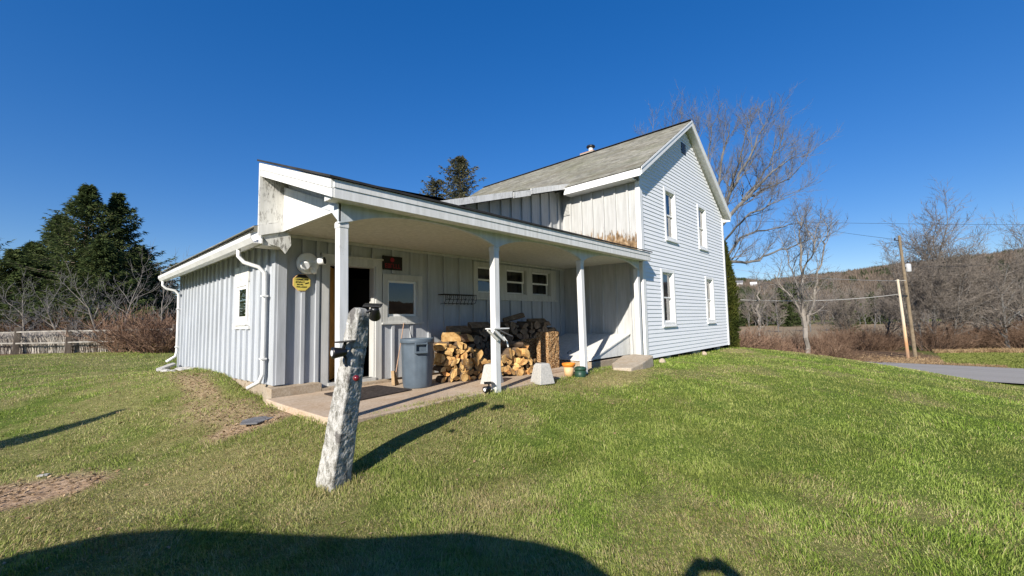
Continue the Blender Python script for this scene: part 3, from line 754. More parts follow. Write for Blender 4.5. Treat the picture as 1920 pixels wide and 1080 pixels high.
for k in range(9): pbox(mb, SW, 7.03, 7.21, 3.05+k*.04, 3.072+k*.04, .03, .045)
mb.build('wall_louvre', M['trimgrey'], house)
# wing rake fascia, in weathered lengths
mb = MB()
wz = lambda x: 3.9-.3025*(10.2-x)
for x0, x1, dz in ((2.05, 5.3, 0), (5.33, 7.6, .01), (7.63, 8.3, -.015), (8.32, 10.15, .02)):
    mb.prism([(x0, 6.90, wz(x0)+.02+dz), (x1, 6.90, wz(x1)+.02+dz), (x1, 6.90, wz(x1)-.13+dz), (x0, 6.90, wz(x0)-.13+dz)], (0, .025, 0))
mb.build('rake_board', M['rake'], house)
mb = MB(); mb.quad((2.1, 6.93, wz(2.1)-.03), (10.2, 6.93, wz(10.2)-.03), (10.2, 14.4, wz(10.2)-.03), (2.1, 14.4, wz(2.1)-.03))
mb.quad((2.1, 7.0, 1.33), (2.45, 7.0, 1.34), (2.45, 14.4, 1.34), (2.1, 14.4, 1.33)); mb.build('roof_soffit', M['trimgrey'], house)
# porch roof
pz = lambda y: 1.60+.345*(y-4.58)
mb = MB(); mb.prism([(2.03, 4.52, pz(4.52)+.012), (10.08, 4.52, pz(4.52)+.012), (10.08, 6.97, pz(6.97)+.012), (2.03, 6.97, pz(6.97)+.012)], (0, 0, .028)); mb.build('porch_roof', M['tarroof'], house)
mb = MB(); mb.box(2.09, 10.0, 4.545, 4.58, 1.50, 1.588); mb.box(2.095, 10.0, 4.555, 4.58, 1.385, 1.498)
mb.box(2.12, 10.0, 4.58, 4.80, 1.40, 1.415)
mb.build('porch_fascia', M['white'], house)
mb = MB()
mb.prism([(2.06, 4.56, pz(4.56)), (2.06, 6.93, pz(6.93)), (2.06, 6.93, pz(6.93)-.105), (2.06, 4.56, pz(4.56)-.105)], (.03, 0, 0))
mb.prism([(2.07, 4.56, pz(4.56)-.108), (2.07, 6.93, pz(6.93)-.108), (2.07, 6.93, pz(6.93)-.205), (2.07, 4.56, pz(4.56)-.205)], (.025, 0, 0))
mb.build('rake_board', M['white'], house)
mb = MB()   # end panels of the porch roof
mb.prism([(2.40, 6.93, 1.42), (2.40, 6.93, 2.11), (2.40, 5.25, 1.53), (2.40, 4.80, 1.40), (2.40, 5.0, 1.40)], (.02, 0, 0))
mb.prism([(2.46, 6.93, 1.43), (2.46, 6.93, pz(6.93)-.01), (2.46, 4.62, pz(4.62)-.01), (2.46, 4.62, 1.43)], (.02, 0, 0))
mb.box(2.115, 2.40, 4.60, 4.85, 1.405, 1.56)
mb.build('end_panel', M['white'], house)
mb = MB(); mb.box(2.062, 2.46, 6.94, 6.975, 1.42, pz(6.94)-.005); mb.build('back_board', M['flake'], house)
mb = MB(); mb.prism([(2.1, 6.99, 1.45), (5.9, 6.99, wz(5.9)), (5.9, 6.99, pz(6.97)), (2.1, 6.99, pz(6.97))], (0, .03, 0)); mb.build('porch_back_wall', M['boardW'], house)
mb = MB(); mb.prism([(2.44, 4.62, 1.435), (10.18, 4.62, 1.435), (10.18, 7.295, 1.455), (2.44, 7.295, 1.455)], (0, 0, .015)); mb.build('porch_ceiling', M['soffit'], house)
mb = MB(); mb.box(2.48, 10.16, 7.24, 7.275, 1.40, 1.45); mb.build('ceiling_trim', M['trimgrey'], house)
mb = MB()   # crumpled flashing at the eave return
mb.prism([(2.12, 6.93, 1.40), (2.50, 6.93, 1.41), (2.52, 6.93, 1.22), (2.44, 6.93, 1.08), (2.36, 6.93, 1.17), (2.22, 6.93, 1.2), (2.12, 6.93, 1.3)], (0, .02, 0))
mb.box(2.12, 2.44, 6.96, 7.28, 1.18, 1.41)
mb.build('eave_return', M['flake'], house)
mb = MB(); mb.box(2.41, 2.449, 7.262, 7.42, -.94, 1.3); mb.box(2.449, 2.58, 7.245, 7.299, -.935, 1.43); mb.build('corner_board', M['board'], house)
# posts and arched beam
PX = [2.33, 4.88, 7.36, 9.86]
for i, x in enumerate(PX):
    mb = MB(); s = .056
    y = 4.86
    zb = -1.14 if i < 3 else -1.0
    lean = (.02, .0, .035, 0)[i]
    a = Vector((x, y, 1.2)); b = Vector((x+lean, y, zb))
    mb.beam(b, a, 2*s, 2*s, (0, 1, 0))
    if i < 3: mb.box(x-.062, x+.062, y-.062, y+.062, 1.12, 1.187)
    mb.build('porch_post', M['post'], house, .006)
mb = MB()
for x0, x1 in zip(PX, PX[1:]):
    n = 28; a = x0 if x0 > 2.4 else x0-.07
    pts = []
    for i in range(n+1):
        u = i/n; x = x0+(x1-x0)*u
        if i == 0: x = a
        q = abs(2*u-1)
        zz = 1.165+.215*(1-q**2.4)**.85
        pts.append((x, zz))
    for (xa, za), (xb, zb) in zip(pts, pts[1:]):
        for y in (4.785, 4.835):
            mb.quad((xa, y, za), (xb, y, zb), (xb, y, 1.432), (xa, y, 1.432))
        mb.quad((xa, 4.785, za), (xb, 4.785, zb), (xb, 4.835, zb), (xa, 4.835, za))
mb.prism([(2.25, 4.785, 1.43), (2.25, 4.785, 1.185), (2.25, 5.0, 1.35), (2.25, 5.25, 1.43)], (.03, 0, 0))
mb.build('arched_beam', M['beam'], house)

# gutters and downspouts
mb = MB()
prof = [(2.1, 1.20), (2.0, 1.20), (1.955, 1.27), (1.955, 1.33), (1.97, 1.33), (1.972, 1.275), (2.01, 1.215), (2.085, 1.215), (2.085, 1.34), (2.1, 1.34)]
mb.prism([(x, 6.95, z) for x, z in prof], (0, 7.5, 0)); mb.prism([(2.1, 6.93, 1.46), (2.1, 6.93, 1.2), (2.12, 6.93, 1.2), (2.12, 6.93, 1.46)], (0, 7.5, 0))
gt = mb.build('gutter', M['gutter'], house)
for yy, far in ((7.62, False), (14.2, True)):
    mb = MB(); mb.smooth = True
    if not far: pts = [(2.03, 7.75, 1.21), (2.03, 7.76, 1.10), (2.10, 7.72, 1.0), (2.28, 7.62, .93), (2.365, 7.6, .84), (2.37, 7.6, .4), (2.37, 7.6, -.3), (2.37, 7.6, -.78), (2.34, 7.64, -.9), (2.22, 7.8, -1.0)]
    else: pts = [(2.03, 14.25, 1.21), (2.03, 14.25, 1.08), (2.10, 14.24, 1.0), (2.28, 14.2, .95), (2.36, 14.2, .86), (2.37, 14.2, .3), (2.37, 14.2, -.65), (2.34, 14.2, -.78), (2.15, 14.15, -.9)]
    mb.tube(pts, .032, 10)
    for zz in (.45, -.55):
        mb.smooth = False; mb.box(2.325, 2.412, pts[5][1]-.05, pts[5][1]+.05, zz, zz+.025)
    mb.build('downspout', M['gutter'], house)

# chimney
ch = MB(); ch.box(13.95, 14.45, 8.45, 9.0, 5.6, 6.40); ch.box(13.92, 14.48, 8.42, 9.03, 6.38, 6.46)
chim = ch.build('chimney', M['brick'], house)
mb = MB(); mb.lathe((14.2, 8.7, 6.46), [(.085, 0), (.085, .24)], 16); mb.build('flue', M['gutter'], chim)
mb = MB(); mb.lathe((14.2, 8.7, 6.70), [(.02, .07), (.16, .055), (.17, .03), (.17, 0), (.1, .01), (.085, 0)], 16); mb.build('flue_cap', M['black'], chim)

# cellar hatch on its concrete curb
hx0, hx1, hy0, hy1, hz0, hz1 = 8.35, 10.18, 5.28, 7.27, -.93, -.42
mb = MB(); mb.prism([(hx0, hy0, hz0), (hx1, hy0, hz0), (hx1, hy0, hz1)], (0, .03, 0)); mb.prism([(hx0, hy1-.03, hz0), (hx1, hy1-.03, hz0), (hx1, hy1-.03, hz1)], (0, .03, 0))
sl = (hz1-hz0)/(hx1-hx0)
for y0, y1, up in ((hy0-.03, hy0+.06, .03), (hy0+.062, 6.26, .012), (6.27, hy1-.002, .012)):
    mb.prism([(hx0-.03, y0, hz0-.015+up), (hx1, y0, hz1+up), (hx1, y0, hz1+up-.03), (hx0-.03, y0, hz0-.045+up)], (0, y1-y0, 0))
hat = mb.build('cellar_hatch', M['white'], house)
mb = MB(); mb.tube([(8.62, 6.12, -.845), (8.63, 6.12, -.80), (8.75, 6.12, -.77), (8.77, 6.12, -.805)], .008, 6); mb.build('handle', M['iron'], hat)
mb = MB(); mb.box(hx0-.02, hx1, hy0-.02, hy1, -1.5, hz0-.048); mb.build('hatch_curb', M['found'], house, .01)

# porch slab
mb = MB()
pts = [(2.27, 7.10), (2.25, 6.5), (2.27, 5.14), (2.45, 4.74), (3.4, 4.78), (4.6, 4.86), (5.9, 4.9), (7.3, 4.95), (8.1, 5.0), (8.3, 5.2), (8.3, 7.3), (3.0, 7.3), (3.0, 7.11)]
mb.prism([(x, y, -1.5) for x, y in pts], (0, 0, .4))
slab = mb.build('path', M['slab'], None, .012)
tag(slab, 'tan concrete slab along the foot of the porch', None, None, 'structure')
# ------------------------------------------------------------------ things by the porch
def thing(name, loc, label, cat, group=None): return empty(name, loc, label, cat, group)

# leaning whitewashed stone post
base = Vector((1.815, 3.95, -1.62)); top = Vector((1.925, 3.64, .135))
mb = MB()
NR, NA = 90, 72
ax = (top-base); e1 = Vector((.974, .225, 0)).normalized(); e2 = ax.normalized().cross(e1).normalized()
vs = []
for i in range(NR+1):
    u = i/NR; c0 = base+ax*u
    hw = .116*(1-u)+.068*u
    if u > .965: hw *= 1-.42*((u-.965)/.035)**1.6
    for k in range(NA):
        a = 2*math.pi*k/NA
        ca, sa = math.cos(a), math.sin(a)
        p = 13.0
        r = hw/(abs(ca)**p+abs(sa)**p)**(1/p)
        q = c0+(e1*ca+e2*sa)*r
        d = mnoise.noise(q*4)*.006+mnoise.noise(q*17)*.004+mnoise.noise(q*46)*.0025
        if abs(u-.71) < .008 or abs(u-.80) < .006: d -= .006
        vs.append(q+(e1*ca+e2*sa)*d)
fs = [(i*NA+k, i*NA+(k+1) % NA, (i+1)*NA+(k+1) % NA, (i+1)*NA+k) for i in range(NR) for k in range(NA)]
fs.append(tuple(NR*NA+k for k in range(NA)))
mb.add(vs, fs)
pr = thing('stone_post', (1.815, 3.95, -1.45), 'leaning whitewashed stone post, peeling and lichen stained, standing on the lawn', 'post')
mb.build('shaft', M['oldpost'], pr)
mb = MB(); mb.smooth = True
c0 = at(668, 709, 3.62); d = (Vector((0, 0, 0))-c0).normalized(); d = Vector((d.x*.6+.1, d.y, .0)).normalized()
mb.tube([c0+d*-.02, c0+d*.012, c0+d*.024, c0+d*.03], [.026, .026, .02, .006], 16); mb.build('reflector', M['reflector'], pr)

def spotlight(loc, aim, label, panel_dir, panel_off, grp='solar spot lamps', stake=None, s=1.0):
    r = thing('solar_spotlight', loc, label, 'spotlight', grp)
    L = Vector(loc); a = Vector(aim).normalized()
    m_ = MB(); m_.smooth = True
    m_.tube([L-a*.065*s, L-a*.055*s, L-a*.01*s, L+a*.045*s, L+a*.06*s], [.022*s, .034*s, .04*s, .05*s, .05*s], 18); m_.build('lamp_head', M['black'], r)
    m_ = MB(); m_.tube([L+a*.058*s, L+a*.064*s], [.026*s, .026*s], 18); m_.build('lens', M['lens'], r)
    m_ = MB(); pd = Vector(panel_dir).normalized(); pc = L+Vector(panel_off)*s
    u = pd.orthogonal().normalized(); v = pd.cross(u)
    u = Vector((.74, -.67, 0)); u = (u-pd*u.dot(pd)).normalized(); v = pd.cross(u)
    m_.prism([pc-u*.075*s-v*.05*s, pc+u*.075*s-v*.05*s, pc+u*.075*s+v*.05*s, pc-u*.075*s+v*.05*s], pd*.014*s); m_.build('solar_panel', M['black'], r, .003)
    m_ = MB(); m_.tube([L-a*.02*s, L-a*.03*s+Vector((0, 0, .02)), pc], .014*s, 8)
    if stake: m_.tube([L-a*.02*s, L-a*.03*s+Vector(stake)*.5, L+Vector(stake)], [.016*s, .014*s, .01*s], 8)
    m_.build('bracket', M['black'], r)
    return r
spotlight(tuple(at(636, 661, 3.70)), (-.93, .1, -.04), 'black solar spotlight strapped to the left side of the leaning post', (0, .1, 1), (.045, -.02, .085), stake=(.06, .0, -.1))
spotlight(tuple(at(703, 586, 3.72)), (.45, .75, -.75), 'black solar spotlight high on the right side of the leaning post', (-.15, -.25, 1), (-.02, .0, .055), stake=(-.07, .02, -.0))
spotlight(tuple(at(914, 729, 6.60)), (-.95, .0, -.12), 'black solar spotlight low on the slab at the foot of the middle porch post', (-.1, -.1, 1), (.05, .02, .075), stake=(.05, .02, -.09))

# grey blue bin
bx, by, bz = 4.34, 6.22, -1.1
tc = thing('trash_can', (bx, by, bz), 'large grey blue round bin without a lid, ribbed, beside the firewood', 'trash can')
n = 72; H = .82
mb = MB(); mb.smooth = True
vs = []; prof = [(.232, 0), (.236, .02), (.243, .1), (.251, .3), (.259, .55), (.263, .70), (.265, .74), (.28, .745), (.286, .76), (.286, .80), (.279, .82), (.268, .82), (.26, .79), (.245, .4), (.225, .03)]
for i, (r, z) in enumerate(prof):
    for k in range(n):
        a = 2*math.pi*k/n
        rr = r
        if 1 < i < 6: rr += .007*(1 if (k % 9) < 1.5 or (k % 9) > 7.5 else 0)
        vs.append((bx+rr*math.cos(a), by+rr*math.sin(a), bz+z))
mb.add(vs, [(i*n+k, i*n+(k+1) % n, (i+1)*n+(k+1) % n, (i+1)*n+k) for i in range(len(prof)-1) for k in range(n)]+[tuple(range(n))[::-1], tuple((len(prof)-1)*n+k for k in range(n))])
mb.build('body', M['canblue'], tc)
for ang in (math.radians(-112), math.radians(68)):
    mb = MB(); c, s_ = math.cos(ang), math.sin(ang); R_ = lambda r, tt, z: (bx+r*c-tt*s_, by+r*s_+tt*c, bz+z)
    def hb(r0, r1, t0, t1, z0, z1):
        v = [R_(r, q, z) for z in (z0, z1) for r, q in ((r0, t0), (r1, t0), (r1, t1), (r0, t1))]
        mb.add(v, [(0,3,2,1),(4,5,6,7),(0,1,5,4),(1,2,6,5),(2,3,7,6),(3,0,4,7)])
    hb(.25, .315, -.105, -.085, .58, .755); hb(.25, .315, .085, .105, .58, .755); hb(.285, .316, -.104, .104, .58, .615); hb(.25, .318, -.1, .1, .725, .75)
    mb.build('handle', M['canblue'], tc, .004)

# broom behind the bin
br = thing('broom', (4.25, 6.7, -1.08), 'old broom leaning on the wall behind the bin, bristles on the slab', 'broom')
mb = MB(); mb.tube([(4.24, 6.72, -.88), (4.74, 7.24, -.02)], .009, 8); mb.build('handle', M['handle'], br)
mb = MB(); mb.prism([(4.14, 6.60, -1.09), (4.29, 6.70, -1.09), (4.25, 6.78, -.86), (4.21, 6.74, -.86)], (-.03, .05, 0)); mb.build('bristles', M['straw'], br)
# door mat
mb = MB(); mb.prism([(2.95, 5.75, -1.098), (4.05, 5.95, -1.098), (3.95, 6.85, -1.098), (2.98, 6.75, -1.098)], (0, 0, .02))
tag(mb.build('door_mat', M['mat'], None, .004, loc=(3.4, 6.3, -1.1)), 'dark woven mat lying on the slab before the open door', 'door mat')

# firewood
def log_mesh(name, kind, seed, end_mat, L=.42, R=.085):
    r = random.Random(seed)
    if kind == 'round': prof = [(math.cos(2*math.pi*k/12)*R*r.uniform(.93, 1.05), math.sin(2*math.pi*k/12)*R*r.uniform(.93, 1.05)) for k in range(12)]; split = 0
    else:
        ang = {'half': math.pi, 'quarter': math.pi*.55, 'third': math.pi*.72}[kind]
        R2 = R*{'half': 1.15, 'quarter': 1.45, 'third': 1.3}[kind]
        nb = 6
        prof = [(R2*math.cos(-ang/2+ang*k/nb)*r.uniform(.95, 1.04), R2*math.sin(-ang/2+ang*k/nb)*r.uniform(.95, 1.04)) for k in range(nb+1)]+[(r.uniform(-.01, .02), r.uniform(-.015, .015))]
        cx = sum(p[0] for p in prof)/len(prof); prof = [(p[0]-cx, p[1]) for p in prof]; split = 2
    mb = MB(); n = len(prof)
    ys = [-L/2, -L/6, L/6, L/2]
    vs = []
    for j, y in enumerate(ys):
        for (x, z) in prof: vs.append((x*r.uniform(.95, 1.05), y+(r.uniform(-.008, .008) if j in (0, 3) else 0), z*r.uniform(.95, 1.05)))
    b = len(mb.v); mb.v += vs
    for j in range(3):
        for k in range(n):
            mb.f.append((j*n+k, j*n+(k+1) % n, (j+1)*n+(k+1) % n, (j+1)*n+k)); mb.m.append(0 if (split and k >= n-2) or kind == 'plank' else 1); mb.sm.append(False)
    mb.f.append(tuple(range(n))[::-1]); mb.m.append(0); mb.sm.append(False)
    mb.f.append(tuple(3*n+k for k in range(n))); mb.m.append(0); mb.sm.append(False)
    o = mb.build(name, [M[end_mat], M['bark']], None)
    return o
kinds = ['quarter', 'half', 'third', 'quarter', 'round', 'third', 'half', 'quarter']
fresh = [log_mesh('split_log', k, i, 'logend', .40, .078+.012*(i % 3)) for i, k in enumerate(kinds)]
old = [log_mesh('split_log', k, 40+i, 'oldend', .44, .074+.012*(i % 3)) for i, k in enumerate(['round', 'half', 'round', 'third', 'quarter', 'round', 'half'])]
used = set()
def place(proto, loc, yaw, roll, label, group, tilt=0, sc=1.0):
    o = proto if proto.name not in used else proto.copy()
    if o is proto: used.add(proto.name)
    else: COL.objects.link(o)
    o.location = loc; o.rotation_euler = (tilt, roll, yaw); o.scale = (sc, sc, sc)
    tag(o, label, 'log', group); return o
rl = random.Random(3)
A_, B_ = Vector((4.84, 6.32, 0)), Vector((6.98, 5.72, 0)); dl = (B_-A_).normalized(); LN = (B_-A_).length
yaw0 = math.atan2(dl.y, dl.x)
def topprof(u):
    pts = [(0, -.36), (.2, -.34), (.55, -.40), (.75, -.50), (.95, -.72), (1.15, -.78), (1.3, -.6), (1.75, -.56), (1.95, -.68), (2.1, -.8)]
    for (a, za), (b, zb) in zip(pts, pts[1:]):
        if a <= u <= b: return za+(zb-za)*(u-a)/(b-a)
    return -1
row = 0; z = -1.03
GF = 'freshly split logs in the front stack'
while z < -.3:
    u = .05+(row % 2)*.08
    while u < LN:
        if z+.05 < topprof(u):
            p = A_+dl*u; jit = rl.uniform(-.05, .05)
            place(rl.choice(fresh), (p.x-dl.y*jit, p.y+dl.x*jit, z+rl.uniform(-.012, .012)), yaw0+rl.uniform(-.34, .34), rl.uniform(0, 6.28), 'split log with pale fresh wood in the sunlit front stack of firewood', GF, rl.uniform(-.06, .06), rl.uniform(.62, .98))
        u += rl.uniform(.088, .132)
    z += .094; row += 1
place(fresh[1], tuple(A_+dl*.28+Vector((0, 0, -.30))), yaw0+1.35, .4, 'bright yellow split log lying sideways on top of the stack beside the bin', GF, 0, .86)
place(fresh[2], tuple(A_+dl*.5+Vector((-.02, -.03, -.35))), yaw0+.6, 2.2, 'pale wedge log tipped askew next to the yellow log on the stack', GF, .25, .95)
lg = log_mesh('split_log', 'half', 77, 'logend', .46, .085)
place(lg, tuple(A_+dl*1.55+Vector((0, -.03, -.50))), yaw0+1.2, 1.9, 'long tan split log lying crosswise on the right end of the front stack', GF, -.18, 1.0)
place(fresh[0], tuple(A_+dl*1.9+Vector((0, 0, -.60))), yaw0+.1, 1.2, 'pinkish wedge log standing on end at the right end of the front stack', GF, .9, .95)
GO = 'old dark logs in the back stack'
def topo(x):
    pts = [(5.3, -.42), (5.6, -.28), (6.0, -.24), (6.5, -.20), (7.0, -.10), (7.7, -.02), (8.3, -.06), (8.75, -.12), (8.95, -.4)]
    for (a, za), (b, zb) in zip(pts, pts[1:]):
        if a <= x <= b: return za+(zb-za)*(x-a)/(b-a)
    return -2
z = -1.03; row = 0
while z < 0:
    x = 5.35+(row % 2)*.07
    while x < 8.95:
        if z+.03 < topo(x) and not (z < -.72 and x < 7.6):
            place(rl.choice(old), (x, 6.86+rl.uniform(-.05, .05), z+rl.uniform(-.012, .012)), rl.uniform(-.12, .12), rl.uniform(0, 6.28), 'old brown log in the shaded back stack against the porch wall', GO, rl.uniform(-.05, .05), rl.uniform(.9, 1.12))
        x += rl.uniform(.145, .19)
    z += .128; row += 1
for (x, zz, yw, lb) in ((7.45, .045, .5, 'brown knotty log sticking up at the peak of the back stack'), (8.3, -.075, 1.2, 'long brown log lying sideways on the right end of the back stack'), (6.35, -.13, 1.35, 'brown round log lying sideways on the back stack left of the middle porch post'), (5.75, -.2, 1.5, 'dark log lying flat on the low left end of the back stack')):
    place(old[3 if zz > 0 else 1], (x, 6.8, zz), yw, 1.0, lb, GO, -.5 if zz > 0 else 0, 1.15)

# coarse brown blocks at the end of the stacks
def fibre_block(x0, x1, y0, y1, z0, z1, seed):
    mb = MB(); r = random.Random(seed)
    n = 9; m_ = 26
    def face(P, nu, nv):
        b = len(mb.v); 
        for i in range(nu+1):
            for j in range(nv+1):
                p, nn = P(i/nu, j/nv); p = Vector(p)
                d = mnoise.noise(p*14)*.018+mnoise.noise(p*38)*.012 if 0 < i < nu and 0 < j < nv else mnoise.noise(p*12)*.01
                q = p+Vector(nn)*d; mb.v.append(tuple(q))
        for i in range(nu):
            for j in range(nv): mb.f.append(tuple(b+k for k in (i*(nv+1)+j, (i+1)*(nv+1)+j, (i+1)*(nv+1)+j+1, i*(nv+1)+j+1))); mb.m.append(0); mb.sm.append(False)
    X = x1-x0; Y = y1-y0; Z = z1-z0
    face(lambda u, v: ((x0+X*u, y0, z0+Z*v), (0, -1, 0)), 22, 44); face(lambda u, v: ((x0+X*u, y1, z0+Z*v), (0, 1, 0)), 8, 12)
    face(lambda u, v: ((x0, y0+Y*u, z0+Z*v), (-1, 0, 0)), 22, 44); face(lambda u, v: ((x1, y0+Y*u, z0+Z*v), (1, 0, 0)), 8, 12)
    face(lambda u, v: ((x0+X*u, y0+Y*v, z1), (0, 0, 1)), 16, 16)
    return mb
o = fibre_block(7.10, 7.46, 5.52, 5.84, -1.02, -.27, 1).build('bark_block', M['fibre'], None, loc=(7.28, 5.8, -1.02))
tag(o, 'tall coarse brown block standing on the slab at the right end of the firewood', 'block')
o = fibre_block(7.06, 7.36, 6.0, 6.25, -1.02, -.42, 2).build('bark_block', M['fibre'], None, loc=(7.2, 6.3, -1.1))
tag(o, 'coarse brown block half hidden between the tall block and the dark stack', 'block')
mb = MB(); mb.prism([(7.0, 5.38, -1.098), (7.62, 5.38, -1.098), (7.62, 6.25, -1.098), (7.0, 6.25, -1.098)], (0, 0, .075))
tag(mb.build('flat_stone', M['slab'], None, .01, loc=(7.3, 5.8, -1.1)), 'thin flat paving stone under the tall brown block', 'paving stone')

def pier(loc, yaw, label):
    mb = MB(); x, y, z = loc; c, s_ = math.cos(yaw), math.sin(yaw)
    def ring(h, zz): return [(x+c*a*h-s_*b*h, y+s_*a*h+c*b*h, zz) for a, b in ((-1,-1),(1,-1),(1,1),(-1,1))]
    v = ring(.16, z)+ring(.105, z+.33)+ring(.085, z+.355)
    mb.add(v, [(0,3,2,1)]+[(i*4+k, i*4+(k+1) % 4, i*4+4+(k+1) % 4, i*4+4+k) for i in range(2) for k in range(4)]+[(8,9,10,11)])
    o = mb.build('pier_block', M['pier'], None, .008, loc=loc); return tag(o, label, 'concrete block', 'tapered concrete pier blocks')
pier((6.02, 4.84, -1.13), -.25, 'tapered pale concrete pier block at the edge of the slab near the flower pots')
pier((5.38, 5.46, -1.12), .3, 'tapered pale concrete pier block half hidden behind the middle porch post')

# pots
px_, py_ = 6.98, 4.94
pt = thing('flower_pot', (px_, py_, -1.13), 'tan bucket with bright orange rim on the edge of the slab', 'pot')
mb = MB(); mb.smooth = True; mb.lathe((px_, py_, -1.13), [(.085, 0), (.10, .2), (.09, .2), (.08, .03)], 24); mb.build('body', M['tan'], pt)
mb = MB(); mb.smooth = True; mb.lathe((px_, py_, -.935), [(.10, 0), (.118, .012), (.135, .055), (.132, .075), (.12, .07), (.1, .02)], 24); mb.build('rim', M['orange'], pt)
gx_, gy_ = 7.08, 4.74
gp = thing('canister', (gx_, gy_, -1.14), 'round dark green canister with domed top beside the orange rimmed pot', 'canister')
mb = MB(); mb.smooth = True; mb.lathe((gx_, gy_, -1.14), [(.105, 0), (.112, .03), (.112, .15)], 28); mb.build('body', M['green'], gp)
mb = MB(); mb.smooth = True; mb.lathe((gx_, gy_, -.992), [(.118, 0), (.12, .03), (.11, .05), (.07, .068), (.02, .074)], 28); mb.build('lid', M['green'], gp)

# step stone by the hatch
mb = MB(); c0 = Vector((8.80, 4.54, -1.05)); c, s_ = math.cos(.12), math.sin(.12)
pts = []
for a, b in ((-.62, -.2), (-.2, -.26), (.45, -.26), (.56, .12), (.4, .3), (-.3, .26), (-.66, .1)): a *= 1.12; b *= 1.25; pts.append(c0+Vector((a*c-b*s_, a*s_+b*c, -.15)))
mb.prism(pts, (0, 0, .27))
for i, p in enumerate(mb.v): mb.v[i] = (p[0]+mnoise.noise(Vector(p)*4)*.02, p[1], p[2]+(.14*(p[0]-8.8) if p[2] > -1.1 else 0))
tag(mb.build('step_stone', M['stone'], None, .025, loc=tuple(c0)), 'tilted tan stone slab lying against the cellar hatch curb', 'stone')
for (x, y, s1, lb) in ((10.35, 4.52, .09, 'small grey rock at the house corner beside the step stone'), (13.75, 4.66, .08, 'pale brick end lying under the gable siding')):
    mb = MB(); mb.smooth = False; vs = []
    mb.lathe((x, y, g1(x, y)-.03), [(s1*.8, 0), (s1, .05), (s1*.8, .11), (s1*.3, .14)], 7)
    for i, p in enumerate(mb.v): mb.v[i] = (p[0]+mnoise.noise(Vector(p)*9)*.03, p[1]+mnoise.noise(Vector(p)*8+Vector((3, 0, 0)))*.03, p[2])
    tag(mb.build('rock', M['stone'], None, .008, loc=(x, y, -1.1)), lb, 'rock')
# slate in the grass and pale stones by the wall
mb = MB(); zc = g1(1.88, 6.17)+.015
mb.prism([(1.66, 6.08, zc), (1.82, 5.98, zc-.005), (2.06, 6.12, zc+.005), (2.1, 6.28, zc), (1.9, 6.36, zc), (1.74, 6.28, zc)], (0, 0, .018))
tag(mb.build('slate_slab', M['slate'], None, .004, loc=(1.88, 6.17, zc)), 'flat dark slate lying in the worn grass near the wing corner', 'stone')
rs = random.Random(9)
for k in range(22):
    x = 2.2+rs.uniform(-.3, .2); y = rs.uniform(12.2, 14.3); z_ = g1(x, y)
    mb = MB(); r_ = rs.uniform(.05, .12); mb.lathe((x, y, z_-.02), [(r_*.8, 0), (r_, r_*.4), (r_*.7, r_*.75), (r_*.2, r_*.9)], 7)
    for i, p in enumerate(mb.v): mb.v[i] = (p[0]+mnoise.noise(Vector(p)*11)*.04, p[1]+mnoise.noise(Vector(p)*9+Vector((5, 0, 0)))*.04, p[2])
    tag(mb.build('rock', M['pier'], None, .006, loc=(x, y, z_)), 'pale stone in the loose row along the far end of the left wall', 'rock', 'pale stones along the left wall')
mb = MB(); mb.prism([(1.95, 13.75, g1(2, 14)-.02), (2.3, 13.85, g1(2, 14)+.1), (2.3, 14.25, g1(2, 14)+.1), (1.95, 14.15, g1(2, 14)-.02)], (0, 0, .06))
tag(mb.build('splash_block', M['pier'], None, .01, loc=(2.1, 14, -1.05)), 'pale splash block under the far downspout', 'splash block')
mb = MB(); zc = g1(.05, 6.62); mb.prism([(.0, 6.6, zc), (.08, 6.58, zc), (.1, 6.62, zc), (.02, 6.64, zc)], (0, 0, .02))
tag(mb.build('rock', M['pier'], None, .006, loc=(.05, 6.6, zc)), 'small white stone at the edge of the bare dirt patch', 'rock')

# bracket with tray on the middle post
c0 = Vector((4.86, 4.78, -.15))
tb = thing('post_bracket', tuple(c0), 'white shelf bracket with sloping grey tray fixed to the middle porch post', 'bracket')
mb = MB(); mb.box(4.60, 4.93, 4.60, 4.80, -.135, -.118); mb.build('shelf', M['white'], tb)
mb = MB(); mb.prism([(4.74, 4.60, -.165), (4.98, 4.58, -.26), (5.0, 4.72, -.22), (4.78, 4.76, -.15)], (0, 0, .012)); mb.build('tray', M['slate'], tb)
for y in (4.62, 4.77):
    mb = MB(); mb.beam((4.62, y, -.145), (4.84, y, -.31), .02, .035); mb.build('arm', M['white'], tb)
mb = MB(); mb.tube([(4.86, 4.70, -.22), (4.93, 4.66, -.33), (4.96, 4.66, -.42)], .012, 8); mb.build('hook', M['white'], tb)

# security light, signs, wire basket
fl = thing('security_light', (2.90, 7.27, 1.0), 'white twin headed security light with motion sensor beside the door', 'security light')
mb = MB(); mb.smooth = True; mb.tube([(2.90, 7.28, 1.0), (2.90, 7.235, 1.0), (2.90, 7.22, 1.0)], [.178, .178, .15], 28); mb.build('base_plate', M['whiteplastic'], fl)
for (dx, dz, ax_) in ((-.075, .0, (-.25, -.85, -.45)), (.10, .03, (.62, -.7, .12))):
    mb = MB(); mb.smooth = True; a = Vector(ax_).normalized(); p = Vector((2.90+dx, 7.18, 1.0+dz))
    mb.tube([p+Vector((-dx*.4, .05, 0)), p], .018, 8); mb.tube([p-a*.01, p+a*.03, p+a*.12, p+a*.15], [.03, .058, .066, .074], 16)
    h_ = mb.build('lamp_head', M['whiteplastic'], fl)
    mb = MB(); mb.tube([p+a*.149, p+a*.154], [.06, .06], 16); mb.build('lens', M['lens'] if dx < 0 else M['black'], h_)
